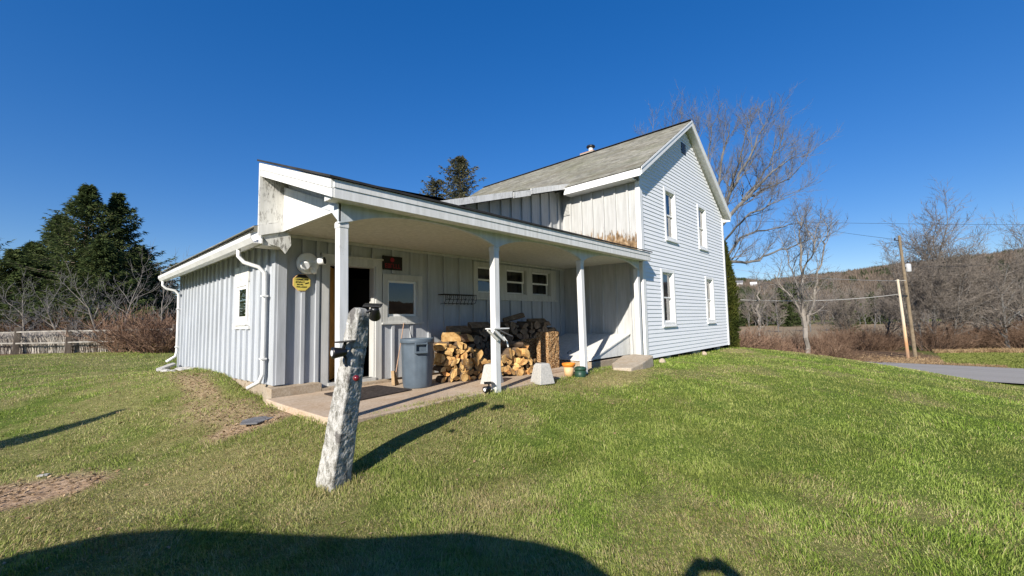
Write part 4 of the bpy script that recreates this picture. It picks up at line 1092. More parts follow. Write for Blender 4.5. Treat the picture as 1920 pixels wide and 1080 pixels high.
mb = MB(); mb.smooth = True; mb.tube([(2.95, 7.2, .93), (2.96, 7.15, .87), (2.965, 7.12, .835)], [.04, .052, .03], 14); mb.build('sensor', M['whiteplastic'], fl)

oc = thing('security_sign', (2.815, 7.25, .68), 'yellow octagonal security sign with black top, screwed to a batten', 'sign')
def octo(r, y, cut=None): return [(2.815+r*math.cos(math.pi/8+k*math.pi/4), y, .68+r*math.sin(math.pi/8+k*math.pi/4)) for k in range(8)]
mb = MB(); mb.prism(octo(.152, 7.255), (0, .008, 0)); mb.build('border', M['tan'], oc)
mb = MB(); mb.prism(octo(.142, 7.251), (0, .004, 0)); mb.build('panel', M['yellow'], oc)
mb = MB()
R8 = .142; zt = .68+R8*math.cos(math.pi/8)
mb.prism([(2.815-.054, 7.248, zt), (2.815+.054, 7.248, zt), (2.815+.108, 7.248, zt-.054), (2.815-.108, 7.248, zt-.054)], (0, .003, 0)); mb.build('top_band', M['ink'], oc); mb = MB()
rr = random.Random(4)
def glyphs(m_, x0, x1, z0, h, y, n):
    w_ = (x1-x0)/n
    for i in range(n):
        a = x0+i*w_+w_*.1; b = x0+(i+1)*w_-w_*.12; st = w_*.22; k = rr.randint(0, 4)
        m_.box(a, a+st, y, y+.002, z0, z0+h)
        if k != 1: m_.box(a+st, b, y, y+.002, z0+h-st*1.1, z0+h)
        if k in (0, 2): m_.box(a+st, b, y, y+.002, z0+h*.42, z0+h*.42+st)
        if k in (1, 2, 3): m_.box(a+st, b, y, y+.002, z0, z0+st)
        if k in (0, 3): m_.box(b-st, b, y, y+.002, z0+st*1.05, z0+h-st*1.15)
glyphs(mb, 2.715, 2.915, .715, .028, 7.2485, 9); glyphs(mb, 2.715, 2.86, .672, .024, 7.2485, 7); glyphs(mb, 2.735, 2.84, .636, .02, 7.2485, 6); glyphs(mb, 2.73, 2.9, .598, .018, 7.2485, 10)
mb.build('lettering', M['ink'], oc); mb = MB()
mb.prism([(2.86, 7.248, .655), (2.92, 7.248, .672), (2.925, 7.248, .69), (2.87, 7.248, .676)], (0, .003, 0))
mb.build('camera_mark', M['ink'], oc)
sg = thing('warning_sign', (4.49, 7.26, 1.14), 'small black sign with red lettering above the window beside the door', 'sign')
mb = MB(); mb.box(4.285, 4.715, 7.255, 7.268, 1.01, 1.275); mb.build('panel', M['ink'], sg)
mb = MB(); glyphs(mb, 4.33, 4.68, 1.045, .085, 7.2525, 6)
mb.build('lettering', M['redink'], sg); mb = MB(); mb.tube([(4.49, 7.254, 1.205), (4.49, 7.251, 1.205)], [.045, .045], 16)
mb.build('emblem', M['redink'], sg)
bk = thing('wire_planter', (6.05, 7.26, .47), 'empty rusty wire planter basket hung on the porch wall', 'wire planter')
mb = MB()
mb.tube([(5.60, 7.26, .57), (6.50, 7.26, .57)], .009, 6); mb.tube([(5.60, 7.05, .57), (6.50, 7.05, .57)], .008, 6)
for x in (5.60, 6.50): mb.tube([(x, 7.26, .57), (x, 7.05, .57)], .008, 6)
mb.build('rim', M['iron'], bk)
mb = MB()
for i in range(9):
    x = 5.62+i*.108
    mb.tube([(x, 7.05, .57), (x+.02, 7.06, .46), (x+.03, 7.12, .385), (x+.03, 7.26, .37)], .006, 5, False)
mb.tube([(5.65, 7.06, .46), (6.48, 7.06, .46)], .006, 5); mb.tube([(5.65, 7.13, .38), (6.48, 7.13, .38)], .006, 5)
for i in range(4):
    x = 5.72+i*.22; mb.tube([(x+.06*math.cos(a), 7.048, .515+.045*math.sin(a)) for a in [k*.52 for k in range(13)]], .005, 4, False)
mb.build('basket', M['iron'], bk)
# ------------------------------------------------------------------ trees, brush, distance
def tube3(mb, pts, rad, n=3): mb.tube(pts, rad, n, False)
def grow(T, C, p, d, L, r, lvl, rnd, spec):
    """one branch; T collects thick wood, C the twigs"""
    seg = spec['seg'][min(lvl, len(spec['seg'])-1)]
    pts = [p.copy()]; dirs = [d.copy()]
    for i in range(seg):
        w_ = spec['wander'][min(lvl, len(spec['wander'])-1)]
        d = (d+Vector((rnd.gauss(0, w_), rnd.gauss(0, w_), rnd.gauss(0, w_)))+Vector((0, 0, spec['trop'][min(lvl, len(spec['trop'])-1)]))).normalized()
        p = p+d*(L/seg); pts.append(p.copy()); dirs.append(d.copy())
    end = spec.get('taper', .35) if lvl < spec['depth'] else .3
    rad = [r*(1-(1-end)*i/seg) for i in range(seg+1)]
    tube3(T if lvl < spec['thick'] else C, pts, rad, 7 if lvl == 0 else (5 if lvl == 1 else 3))
    if lvl >= spec['depth']: return
    nch = spec['n'][lvl]
    st = spec['start'][min(lvl, len(spec['start'])-1)]
    for k in range(nch):
        u = st+(1-st)*(k+rnd.random())/nch
        x = u*seg; i = min(int(x), seg-1); f_ = x-i
        q = pts[i].lerp(pts[i+1], f_); dd = dirs[i+1]
        perp = dd.orthogonal().normalized(); perp.rotate(Matrix.Rotation(rnd.uniform(0, 6.283)+k*2.4, 3, dd))
        an = math.radians(rnd.uniform(*spec['angle']))
        nd = (dd*math.cos(an)+perp*math.sin(an)).normalized()
        rr_ = r*(1-(1-end)*u)*rnd.uniform(.5, .7)
        grow(T, C, q, nd, L*rnd.uniform(*spec['len'])*(1.15-.5*u), max(rr_, spec['rmin']), lvl+1, rnd, spec)
    # leader splits
    if lvl < spec['depth']:
        for k in range(2):
            nd = (dirs[-1]+Vector((rnd.gauss(0, .35), rnd.gauss(0, .35), rnd.gauss(.05, .25)))).normalized()
            grow(T, C, pts[-1], nd, L*rnd.uniform(.45, .7), max(rad[-1]*.8, spec['rmin']), lvl+1, rnd, spec)
BASE = dict(seg=[7, 6, 5, 4, 3], wander=[.05, .12, .16, .2], trop=[.02, .06, .05, .03], thick=2, depth=4, n=[9, 7, 5, 4], start=[.3, .25, .2], angle=(28, 58), len=(.42, .62), rmin=.006, taper=.4)
def bare_tree(name, loc, label, H, r, seed, mats=('tbark', 'ttwig'), group=None, stems=1, tilt=0, **kw):
    sp_ = dict(BASE); sp_.update(kw); rnd = random.Random(seed)
    root = thing(name, tuple(loc), label, 'tree', group)
    T, C = MB(), MB()
    for s_ in range(stems):
        a = 6.283*s_/stems+seed; off = Vector((math.cos(a), math.sin(a), 0))*(.35 if stems > 1 else 0)
        d = Vector((math.cos(a)*(.16 if stems > 1 else .02)+tilt, math.sin(a)*(.16 if stems > 1 else .02), 1)).normalized()
        grow(T, C, Vector(loc)+off+Vector((0, 0, -.25)), d, H*.62*rnd.uniform(.85, 1.05), r*(1 if stems == 1 else .7), 0, rnd, sp_)
    T.build('trunk', M[mats[0]], root); C.build('crown', M[mats[1]], root)
    return root

def spruce(name, loc, label, H, R, seed, mat='spruce', nb=190, group=None, dens=1.0, leafw=.045, droop=.35, low=.03, lop=0, pexp=.85, jag=.12, rise=0.0):
    """tapered trunk with whorled drooping limbs, every limb carrying many needle sprays"""
    g = np.random.default_rng(seed); L = np.array(loc, float)
    root = thing(name, tuple(loc), label, 'tree', group)
    T = MB(); T.tube([(loc[0], loc[1], loc[2]-.3), (loc[0], loc[1], loc[2]+H*.5), (loc[0], loc[1], loc[2]+H*.97)], [.022*H, .013*H, .003*H], 8)
    V = []; 
    gold = 2.39996
    for i in range(nb):
        u = low+(1-low)*(i+g.random())/nb
        az = i*gold+g.normal(0, .3)
        prof = (1-u)**pexp*(1+.22*math.sin(u*23+seed)+g.normal(0, jag))+.03
        if lop: prof *= 1+lop*math.cos(az-1.0)
        bl = R*max(prof, .04)
        dz0 = .25-.5*(1-u)+rise
        n = max(3, int(bl/R*9))
        prev = None
        cs = []
        for k in range(n+1):
            f_ = k/n
            rr_ = bl*f_; z = L[2]+u*H+bl*(dz0*f_-droop*f_*f_+.28*f_**3)
            cs.append(np.array([L[0]+rr_*math.cos(az), L[1]+rr_*math.sin(az), z]))
        T.tube([tuple(c) for c in cs], [.006*H*(1-u)+.012]+[max(.004, (.005*H*(1-u)+.01)*(1-k/n)) for k in range(1, n+1)], 3, False)
        for k in range(1, n+1):
            m_ = int((9 if k < n else 14)*dens*(1 if bl > .3*R else 1.4))
            c = cs[k-1]+(cs[k]-cs[k-1])*g.random((m_, 1))
            out = np.array([math.cos(az), math.sin(az), 0.0]); side = np.array([-math.sin(az), math.cos(az), 0.0])
            lat = g.uniform(-1, 1, (m_, 1)); spread = (.16+.28*bl*(1-k/n*.6)*.5)
            c = c+side*lat*spread*.6+g.normal(0, .05, (m_, 3))
            dirv = out*g.uniform(.2, 1, (m_, 1))+side*lat*.8+np.array([0, 0, 1])*g.uniform(-.6, .25, (m_, 1))
            dirv /= np.linalg.norm(dirv, axis=1, keepdims=True)
            ln = g.uniform(.16, .42, (m_, 1))*(.65+.35*bl/R); wv = np.cross(dirv, g.normal(0, 1, (m_, 3))); wv /= np.linalg.norm(wv, axis=1, keepdims=True)
            w_ = leafw*g.uniform(.6, 1.5, (m_, 1))
            V.append(np.stack([c-wv*w_, c+wv*w_, c+dirv*ln], 1))
    V = np.concatenate(V).reshape(-1, 3); F_ = np.arange(len(V)).reshape(-1, 3)
    T.build('trunk', M['tdark'], root)
    bulk_mesh('crown', V, F_, M[mat], root)
    return root

def shrub(name, loc, label, H, R, seed, mat, group, stems=60, leaves=0, flat=1.0):
    rnd = random.Random(seed); g = np.random.default_rng(seed)
    root = thing(name, tuple(loc), label, 'shrub', group)
    C = MB(); V = []
    for i in range(stems):
        a = rnd.uniform(0, 6.283); q = R*math.sqrt(rnd.random())*.55
        p = Vector(loc)+Vector((math.cos(a)*q, math.sin(a)*q, -.15)); d = Vector((math.cos(a)*rnd.uniform(.1, .9)+rnd.gauss(0, .2), math.sin(a)*rnd.uniform(.1, .9)+rnd.gauss(0, .2), 1)).normalized()
        L_ = H*rnd.uniform(.6, 1.25); pts = [p.copy()]
        for k in range(5):
            d = (d+Vector((rnd.gauss(0, .16), rnd.gauss(0, .16), rnd.gauss(-.06*flat, .12)))).normalized(); p = p+d*L_/5; pts.append(p.copy())
            if k > 0:
                for b in range(4):
                    e = (d+Vector((rnd.gauss(0, .7), rnd.gauss(0, .7), rnd.gauss(.1, .4)))).normalized(); l2 = L_*rnd.uniform(.12, .32)
                    m1 = p+e*l2*.5; m2 = p+(e+Vector((0, 0, .15))).normalized()*l2
                    C.tube([p, m1, m2], [.008, .006, .004], 3, False)
        C.tube(pts, [.018, .015, .012, .01, .008, .005], 3, False)
    C.build('stems', M[mat], root)
    return root

# left: spruces, small bare trees, fence, brambles
def ground_at(px, py, depth):
    p = at(px, py, depth); p.z = g1(p.x, p.y); return p
LS = [(150, 28, 10.5, 3.9, 'tall dense dark spruce rising highest behind the rail fence', 3), (208, 29.5, 10.4, 3.5, 'dark spruce standing close on the right of the tallest spruce', 8), (100, 30, 9.0, 3.4, 'dark spruce on the left of the tallest spruce, shorter', 12), (15, 27, 6.0, 3.0, 'low dark spruce at the left edge of the picture', 15), (252, 31, 7.0, 3.2, 'dark spruce on the right flank of the group, near the gutter', 19), (52, 29, 6.9, 3.0, 'small dark spruce between the low left spruce and the taller ones', 25), (180, 26.5, 6.5, 3.0, 'lower dark spruce in front of the two tallest spruces', 26), (288, 32, 5.2, 2.8, 'lowest dark spruce, farthest right, half behind the gutter', 28)]
LS += [(-80, 29, 8.5, 4.2, 'dark spruce beyond the left edge, mirrored in the small wing window', 33), (-220, 27, 8.0, 4.0, 'farthest left spruce, outside the picture, mirrored in the wing window', 35)]
for px, dp, H, R, lb, sd in LS:
    spruce('spruce_tree', ground_at(px, 640, dp), lb, H, R*1.17, sd, nb=int(30*H), group='dark spruces behind the fence', dens=1.7, leafw=.036, droop=.12, lop=.12, jag=.2, rise=.08, pexp=.95)
spruce('pine_tree', ground_at(865, 610, 33), 'sparse olive green pine showing above the wing roof', 14.7, 5.2, 31, 'pine', nb=300, dens=1.3, leafw=.04, droop=.08, pexp=.82, jag=.3, rise=.12, group='olive pines behind the house')
spruce('pine_tree', ground_at(820, 610, 35), 'shorter olive pine on the left of the sparse pine above the roof', 13.5, 3.2, 37, 'pine', nb=210, dens=1.0, leafw=.05, droop=.05, pexp=.6, jag=.3, rise=.4, group='olive pines behind the house')
spruce('pine_tree', ground_at(905, 610, 36), 'small olive pine top on the right of the sparse pine above the roof', 13.0, 3.0, 39, 'pine', nb=200, dens=.6, leafw=.05, droop=.05, pexp=.65, jag=.3, rise=.4, group='olive pines behind the house')
LBT = [(108, 20.5, 3.6, 'pale bare forked sapling behind the fence at the left, low crown', 51, 0), (222, 21, 4.2, 'pale bare tree with several crooked limbs behind the left fence posts', 52, 0), (196, 19.3, 3.8, 'thin leaning bare tree with forked top crossing the fence', 53, -.22), (300, 24, 4.2, 'grey bare tree near the left end of the wing gutter', 54, 0), (40, 21, 3.6, 'bare tangled sapling nearest the left edge of the picture', 55, .1)]
for px, dp, H, lb, sd, tl in LBT:
    bare_tree('bare_tree', ground_at(px, 660, dp), lb, H, .065, sd, ('tpale', 'ttwig'), 'bare saplings behind the fence', tilt=tl, n=[8, 6, 4], depth=3, seg=[6, 5, 4, 3], angle=(30, 65), rmin=.007)
fa, fb = at(-70, 664, 18.4), at(325, 659, 18.2)
fen = thing('rail_fence', tuple(ground_at(150, 663, 18)), 'weathered grey rail fence along the left side of the lawn', 'fence')
fd = fb-fa; fl_ = Vector((fd.x, fd.y, 0)).length; nposts = int(fl_/2.25); rnd = random.Random(2)
prevp = None
for i in range(nposts+1):
    p = fa+fd*(i/nposts); z0 = g1(p.x, p.y)
    lean = rnd.uniform(-.05, .08)
    mb = MB(); mb.beam((p.x, p.y, z0-.2), (p.x+lean*.7, p.y-lean*.5, z0+1.15), .2, .16, (0, 1, 0)); mb.build('fence_post', M['tdark'], fen, .01)
    if prevp is not None:
        for h in (.95, .45):
            q0 = Vector((prevp.x, prevp.y, g1(prevp.x, prevp.y)+h+rnd.uniform(-.03, .03))); q1 = Vector((p.x, p.y, z0+h+rnd.uniform(-.03, .03)))
            mb = MB(); mb.beam(q0-Vector((0, .07, 0)), q1-Vector((0, .07, 0)), .045, .06); mb.build('rail', M['rail'], fen, .006)
    prevp = p
def stalks(name, label, pts_fn, n, hmin, hmax, mat, seed, w0=.012, lean=.35):
    g = np.random.default_rng(seed); x, y = pts_fn(g, n); z = gz(x, y)-.02; n = len(x)
    h = g.uniform(hmin, hmax, n); th = g.uniform(0, 6.283, n); l = g.normal(0, lean, (n, 2))
    W = np.stack([np.cos(th), np.sin(th), 0*th], 1)*w0*g.uniform(.5, 1.4, (n, 1))
    B = np.stack([x, y, z], 1); m_ = B+np.stack([l[:, 0]*h*.4, l[:, 1]*h*.4, h*.6], 1); tp = B+np.stack([l[:, 0]*h, l[:, 1]*h, h], 1)
    V = np.stack([B-W, B+W, m_+W, m_-W, tp], 1).reshape(-1, 3); k = np.arange(n)*5
    T_ = np.concatenate([np.stack([k, k+1, k+2], 1), np.stack([k, k+2, k+3], 1), np.stack([k+3, k+2, k+4], 1)])
    o = bulk_mesh(name, V, T_, mat); return tag(o, label, 'dry weeds', None, 'stuff')
t = NT('grey_weed'); v = t.coord(); M['weed'] = t.bsdf(t.ramp(t.noise(v, 3, 5, .7), [(.35, (.27, .23, .19)), (.55, (.46, .42, .37)), (.7, (.64, .6, .54))]), .95, .05)
def behind_fence(g, n):
    u = g.random(n); w_ = g.uniform(.25, 1.5, n); nx_, ny_ = -fd.y/fl_, fd.x/fl_
    s_ = 1 if (nx_*.67+ny_*.74) > 0 else -1
    return fa.x+fd.x*u+s_*nx_*w_, fa.y+fd.y*u+s_*ny_*w_
stalks('dry_weeds', 'grey dead weeds standing behind the rail fence', behind_fence, 26000, .45, 1.02, M['weed'], 4, .012, .16)
protos = []
def shrub_set(specs, mat, group, base_label):
    pr_ = []
    for i, (p, H, R, lb) in enumerate(specs):
        if i < 3: pr_.append((shrub('shrub', p, lb, H, R, 100+i+len(group), mat, group), H, R))
        else:
            src, h0, r0 = pr_[i % 3]
            c = copy_tree(src); c.location = p; c.rotation_euler = (0, 0, i*1.7); s_ = H/h0; c.scale = (R/r0, R/r0, s_); c['label'] = lb
sp_l = []
rnd = random.Random(8)
for i in range(11):
    px = 236+i*10; dp = rnd.uniform(17.3, 22); p = ground_at(px, 660, dp)
    sp_l.append((p, rnd.uniform(1.0, 1.6), rnd.uniform(.75, 1.05), 'reddish brown bramble bush in the thicket left of the wing'))
shrub_set(sp_l, 'bramred', 'bramble bushes left of the wing', '')
sp_m = []
for i in range(9):
    px = -20+i*34; dp = rnd.uniform(22, 26); p = ground_at(px, 655, dp)
    sp_m.append((p, rnd.uniform(1.2, 2.1), rnd.uniform(1.0, 1.5), 'brown leafless bush in the undergrowth below the spruces'))
shrub_set(sp_m, 'bramble', 'leafless bushes below the spruces', '')

# big bare tree behind the house, limbs laid out by hand
def limb_tree(name, loc, label, limbs, mats, seed, spec, cat='tree'):
    rnd = random.Random(seed); root = thing(name, tuple(loc), label, cat); T, C = MB(), MB()
    for pts, r0, r1, nch in limbs:
        P = []
        for a, b in zip(pts, pts[1:]):
            for k in range(4): P.append(a.lerp(b, k/4)+Vector((rnd.gauss(0, .05), rnd.gauss(0, .05), rnd.gauss(0, .05))))
        P.append(pts[-1]); n = len(P); rad = [r0+(r1-r0)*i/(n-1) for i in range(n)]
        T.tube(P, rad, 7, False)
        for k in range(nch):
            u = .12+.88*(k+rnd.random())/nch; i = min(int(u*(n-1)), n-2); q = P[i].lerp(P[i+1], rnd.random()); dd = (P[i+1]-P[i]).normalized()
            perp = dd.orthogonal().normalized(); perp.rotate(Matrix.Rotation(rnd.uniform(0, 6.283), 3, dd)); an = math.radians(rnd.uniform(25, 60))
            nd = (dd*math.cos(an)+perp*math.sin(an)+Vector((0, 0, .25))).normalized()
            grow(T, C, q, nd, spec['L']*rnd.uniform(.6, 1.15), max(rad[i]*.42, .02), 1, rnd, spec)
    T.build('trunk', M[mats[0]], root); C.build('crown', M[mats[1]], root); return root
D = 27.0
def bt(px, py, dd=0): return at(px, py, D+dd)
tb_ = bt(1338, 600); tb_.z = g1(tb_.x, tb_.y)-.3
fork = bt(1342, 480)
limbs = [([tb_, bt(1340, 560), fork], .36, .30, 0),
 ([fork, bt(1352, 425), bt(1395, 375), bt(1445, 325), bt(1492, 292)], .17, .022, 15),
 ([fork, bt(1365, 492), bt(1410, 492), bt(1450, 472), bt(1500, 455), bt(1540, 442)], .11, .02, 14),
 ([bt(1350, 500), bt(1390, 445, 1), bt(1450, 428, 1.5), bt(1515, 415, 2)], .09, .018, 12),
 ([fork, bt(1340, 400, 1), bt(1350, 320, 1), bt(1368, 232, 1)], .17, .022, 16),
 ([bt(1345, 410), bt(1380, 340, -1), bt(1412, 280, -1.5), bt(1432, 235, -1.5)], .12, .02, 14),
 ([bt(1350, 420), bt(1372, 350, 2), bt(1390, 285, 2.5), bt(1402, 228, 2.5)], .1, .018, 13),
 ([bt(1395, 375), bt(1425, 330, 1), bt(1455, 285, 1.5), bt(1470, 258, 1.5)], .075, .016, 12),
 ([fork, bt(1312, 390, 1.5), bt(1275, 310, 2), bt(1222, 258, 2.5)], .15, .02, 14),
 ([bt(1318, 400, 1), bt(1305, 320, 1), bt(1300, 240, 1.2)], .11, .018, 14),
 ([bt(1325, 410, 1.5), bt(1325, 320, 2), bt(1335, 235, 2.2)], .1, .018, 13),
 ([bt(1300, 360, 2), bt(1278, 300, 2.5), bt(1262, 248, 3)], .09, .016, 12),
 ([bt(1395, 375), bt(1440, 352, 1), bt(1480, 335, 1.5), bt(1512, 300, 2)], .07, .016, 11),
 ([bt(1362, 450), bt(1400, 405, -2), bt(1445, 385, -3), bt(1480, 365, -3)], .07, .016, 10)]
limb_tree('bare_tree', tb_, 'large bare tree spreading behind the two storey house', limbs, ('tbark', 'ttwig'), 5,
          dict(BASE, L=1.75, depth=3, n=[0, 8, 6, 4], seg=[5, 5, 4, 3], rmin=.006, wander=[.08, .09, .11, .14], trop=[.05, .12, .10, .08], angle=(22, 48)))
# bare trees by the road
D = 21.5
b0 = bt(1513, 662); b0.z = g1(b0.x, b0.y)-.2
fk = bt(1510, 612)
limbs = [([b0, fk], .115, .11, 0), ([fk, bt(1500, 585), bt(1470, 545), bt(1452, 515)], .07, .02, 9), ([fk, bt(1504, 570), bt(1503, 500), bt(1500, 440), bt(1505, 405)], .09, .02, 13),
         ([fk, bt(1525, 575), bt(1532, 530), bt(1545, 460), bt(1552, 425)], .075, .018, 11), ([bt(1504, 570), bt(1490, 520, 1), bt(1475, 470, 1)], .05, .015, 8), ([bt(1503, 520), bt(1525, 470, -1), bt(1530, 430, -1)], .045, .012, 8)]
limb_tree('bare_tree', b0, 'pale bare tree with three upright limbs on the crest of the lawn', limbs, ('tpale', 'ttwig'), 15, dict(BASE, L=1.1, depth=3, n=[0, 6, 4, 3], seg=[4, 4, 3, 3], rmin=.007))
D = 25
b0 = bt(1424, 655); b0.z = g1(b0.x, b0.y)-.2; fk = bt(1424, 615)
limbs = [([b0, fk], .1, .085, 0), ([fk, bt(1420, 580), bt(1423, 545), bt(1425, 528)], .075, .02, 8), ([fk, bt(1431, 610), bt(1428, 585), bt(1436, 560)], .045, .015, 7), ([bt(1421, 590), bt(1408, 575)], .03, .015, 4)]
limb_tree('bare_tree', b0, 'short pale broken bare tree close beside the house corner', limbs, ('tpale', 'ttwig'), 16, dict(BASE, L=.8, depth=3, n=[0, 5, 3, 2], seg=[4, 4, 3, 3], rmin=.007))
RT = [(1752, 43, 14.6, .2, 'tallest bare tree with a rounded crown behind the utility poles', 61, 1), (1722, 41, 9.5, .13, 'bare grey tree just right of the taller utility pole', 62, 2), (1790, 44, 11.0, .15, 'bare tree with a wide low crown right of the tallest tree', 63, 2),
      (1835, 42, 8.5, .12, 'bare tree with leaning limbs above the far grass strip', 64, 1), (1893, 40, 9.4, .16, 'bare tree with crooked pale limbs near the right edge', 65, 1), (1930, 43, 12.5, .18, 'tall bare tree cut by the right edge of the picture', 66, 1), (1660, 46, 8.0, .12, 'bare tree with a low crown left of the utility poles', 67, 1), (1775, 40, 8.6, .12, 'slender bare tree in the clump in front of the tallest tree', 68, 2), (1860, 47, 8.5, .12, 'bare grey tree behind the crooked tree near the right edge', 69, 1), (1590, 48, 6.0, .1, 'small bare tree in the brush left of the poles', 70, 2)]
for px, dp, H, r, lb, sd, st in RT:
    dp = dp-3.5 if px > 1700 else dp; H = H*.93 if px > 1700 else H
    bare_tree('bare_tree', ground_at(px, 660, dp), lb, H, r, sd, ('tbark', 'rtwig'), 'bare trees along the far side of the road', stems=st, tilt=.04 if px > 1800 else 0, n=[12, 8, 6, 4] if H > 9 else [10, 7, 5, 3], rmin=.011, angle=(25, 55), start=[.22, .2, .2])
# columnar cedar at the house corner
def cedar(loc, H, R, seed, label, nl=9000):
    g = np.random.default_rng(seed); root = thing('columnar_cedar', tuple(loc), label, 'shrub')
    T = MB(); T.tube([(loc[0], loc[1], loc[2]-.1), (loc[0], loc[1], loc[2]+H*.9)], [.06, .015], 7); T.build('trunk', M['tdark'], root)
    u = g.random(nl)**1.1; a = g.uniform(0, 6.283, nl); prof = np.minimum(1, (1-u)*2.4)*(.75+.25*np.sin(u*3.1))*(1+.22*np.sin(a*5+u*17)+.15*np.sin(a*9-u*31))
    r = R*prof*np.sqrt(g.uniform(.35, 1.1, nl))
    c = np.stack([loc[0]+r*np.cos(a), loc[1]+r*np.sin(a), loc[2]+.03+u*H], 1)
    d = np.stack([np.cos(a)*.5, np.sin(a)*.5, g.uniform(.3, 1.2, nl)], 1)+g.normal(0, .3, (nl, 3)); d /= np.linalg.norm(d, axis=1, keepdims=True)
    w_ = np.cross(d, g.normal(0, 1, (nl, 3))); w_ /= np.linalg.norm(w_, axis=1, keepdims=True)
    V = np.stack([c-w_*.022, c+w_*.022, c+d*g.uniform(.07, .17, (nl, 1))], 1).reshape(-1, 3)
    bulk_mesh('crown', V, np.arange(len(V)).reshape(-1, 3), M['cedar'], root)
cedar(Vector((18.0, 5.12, g1(18.0, 5.12))), 4.1, .31, 3, 'narrow yellow green cedar at the right corner of the house', 12000)

# utility poles and wires
M['grey'] = simple('grey_enamel', (.45, .46, .47), .5, .3, .1, 3, .02)
def upole(px, py, dp, H, r, lean, mat, label, extra):
    p = at(px, py, dp); z0 = g1(p.x, p.y); p.z = z0
    root = thing('utility_pole', tuple(p), label, 'utility pole')
    mb = MB(); tp = p+Vector((lean[0], lean[1], H)); mb.tube([p-Vector((0, 0, .5)), p.lerp(tp, .5), tp], [r, r*.88, r*.72], 12); mb.build('pole', M[mat], root)
    return root, p, tp
side = Vector((.68, -.735, 0))    # across the view
r1, p1, t1 = upole(1717, 672, 30.5, 8.75, .12, tuple(side*-.42)[:2], 'polewood', 'tall brown utility pole with a grey transformer beside the road', 0)
mb = MB(); mb.smooth = True; q = p1.lerp(t1, .73)+side*.34; mb.lathe(tuple(q-Vector((0, 0, .3))), [(.15, 0), (.175, .05), (.175, .52), (.15, .58), (.04, .62)], 18); tr_ = mb.build('transformer', M['grey'], r1)
mb = MB(); mb.tube([q+Vector((0, 0, .35)), q+Vector((0, 0, .5))], .03, 8); mb.build('insulator', M['black'], tr_)
mb = MB(); mb.beam(q-side*.32, q-side*.1, .08, .1); mb.build('mount', M['black'], r1)
mb = MB(); a = p1.lerp(t1, .96); mb.tube([a, a-side*.35+Vector((0, 0, .02))], .03, 6); mb.tube([a-side*.35, a-side*.35+Vector((0, 0, .18))], .045, 8); mb.build('insulator', M['black'], r1)
r2, p2, t2 = upole(1704, 679, 29.6, 5.5, .105, tuple(side*-.28)[:2], 'newpole', 'short pale utility pole with an orange brown foot in front of the taller pole', 0)
mb = MB(); a = p2.lerp(t2, .78); mb.beam(a-side*.15, p1.lerp(t1, .5), .1, .1); mb.build('brace', M['black'], r2)
mb = MB(); a = p2.lerp(t2, .985); mb.beam(a-side*.2, a+side*.55, .07, .06); mb.build('bracket', M['rail'], r2)
def wire(name, a, b, sag, r, mat, label, grp=None):
    mb = MB(); n = 24; a = Vector(a); b = Vector(b)
    pts = [a.lerp(b, i/n)-Vector((0, 0, sag*4*(i/n)*(1-i/n))) for i in range(n+1)]
    return tag(mb.build(name, M[mat], None, loc=tuple(a)) if not mb.tube(pts, r, 5) is None else None, label, 'cable', grp)
wire('power_line', at(1380, 414, 38), at(2100, 421, 36), .12, .013, 'wire', 'thin black power line high across the sky above the poles')
wire('service_cable', p2.lerp(t2, .81)-side*.13, at(1366, 561, 24.5), .25, .02, 'cable', 'pale sagging cable from the short pole towards the house')
wire('service_cable', p2.lerp(t2, .98)-side*.1, at(1380, 505, 60), .3, .016, 'cable', 'upper thin cable running left from the top of the short pole')
wire('service_cable', p1.lerp(t1, .74), at(2050, 470, 45), .5, .014, 'wire', 'dark cable running right from the transformer pole')
wire('service_cable', p1.lerp(t1, .97)-side*.3, at(1390, 395, 60), .4, .012, 'wire', 'faint cable running left from the top of the tall pole')

# brush along the road and the verge
sp_r = []
rnd = random.Random(21)
for i in range(56):
    px = rnd.uniform(1372, 1705); dp = rnd.uniform(24.5, 29) if px < 1560 else rnd.uniform(36.8, 44)
    p = ground_at(px, 660, dp)
    sp_r.append((p, rnd.uniform(1.0, 1.75) if px < 1560 else rnd.uniform(1.1, 2.1), rnd.uniform(.9, 1.5), 'brown leafless bush in the roadside thicket beyond the lawn'))
shrub_set(sp_r, 'bramble', 'leafless bushes along the road', '')
sp_r = []
for i in range(9):
    px = 1374+i*13; p = ground_at(px, 655, rnd.uniform(20.5, 23.5)); sp_r.append((p, rnd.uniform(1.0, 1.5), rnd.uniform(.8, 1.1), 'red brown bramble bush at the lawn edge right of the house'))
shrub_set(sp_r, 'bramred', 'red brambles right of the house', '')
sp_r = []
for i in range(22):
    px = 1742+i*11; p = ground_at(px, 660, rnd.uniform(34.6, 43)); sp_r.append((p, rnd.uniform(1.3, 2.6), rnd.uniform(1.0, 1.7), 'grey brown undergrowth bush below the roadside trees'))
shrub_set(sp_r, 'bramble', 'undergrowth bushes below the roadside trees', '')
def verge(g, n):
    y = g.uniform(-4, 9, n); x = 36.6+np.abs(g.normal(0, 1.6, n))*np.where(y > -1.5, 1.5, .35); return x, y
stalks('dry_weeds', 'low brown dead grass along the far edge of the road', verge, 16000, .03, .16, M['drygrass'], 6, .014, .7)
def far_edge(g, n):
    px = g.uniform(1740, 2000, n); D_ = 33.6+np.abs(g.normal(0, 1.3, n)); r_ = (px-960)/F*D_
    return .677*r_+.7345*D_, -.7354*r_+.6745*D_
stalks('dry_weeds', 'tan dead grass fringe below the roadside trees', far_edge, 9000, .06, .34, M['drygrass'], 7, .018, .5)
def far_lawn(g, n): return g.uniform(36.8, 50, n), g.uniform(-16, -1.5, n)
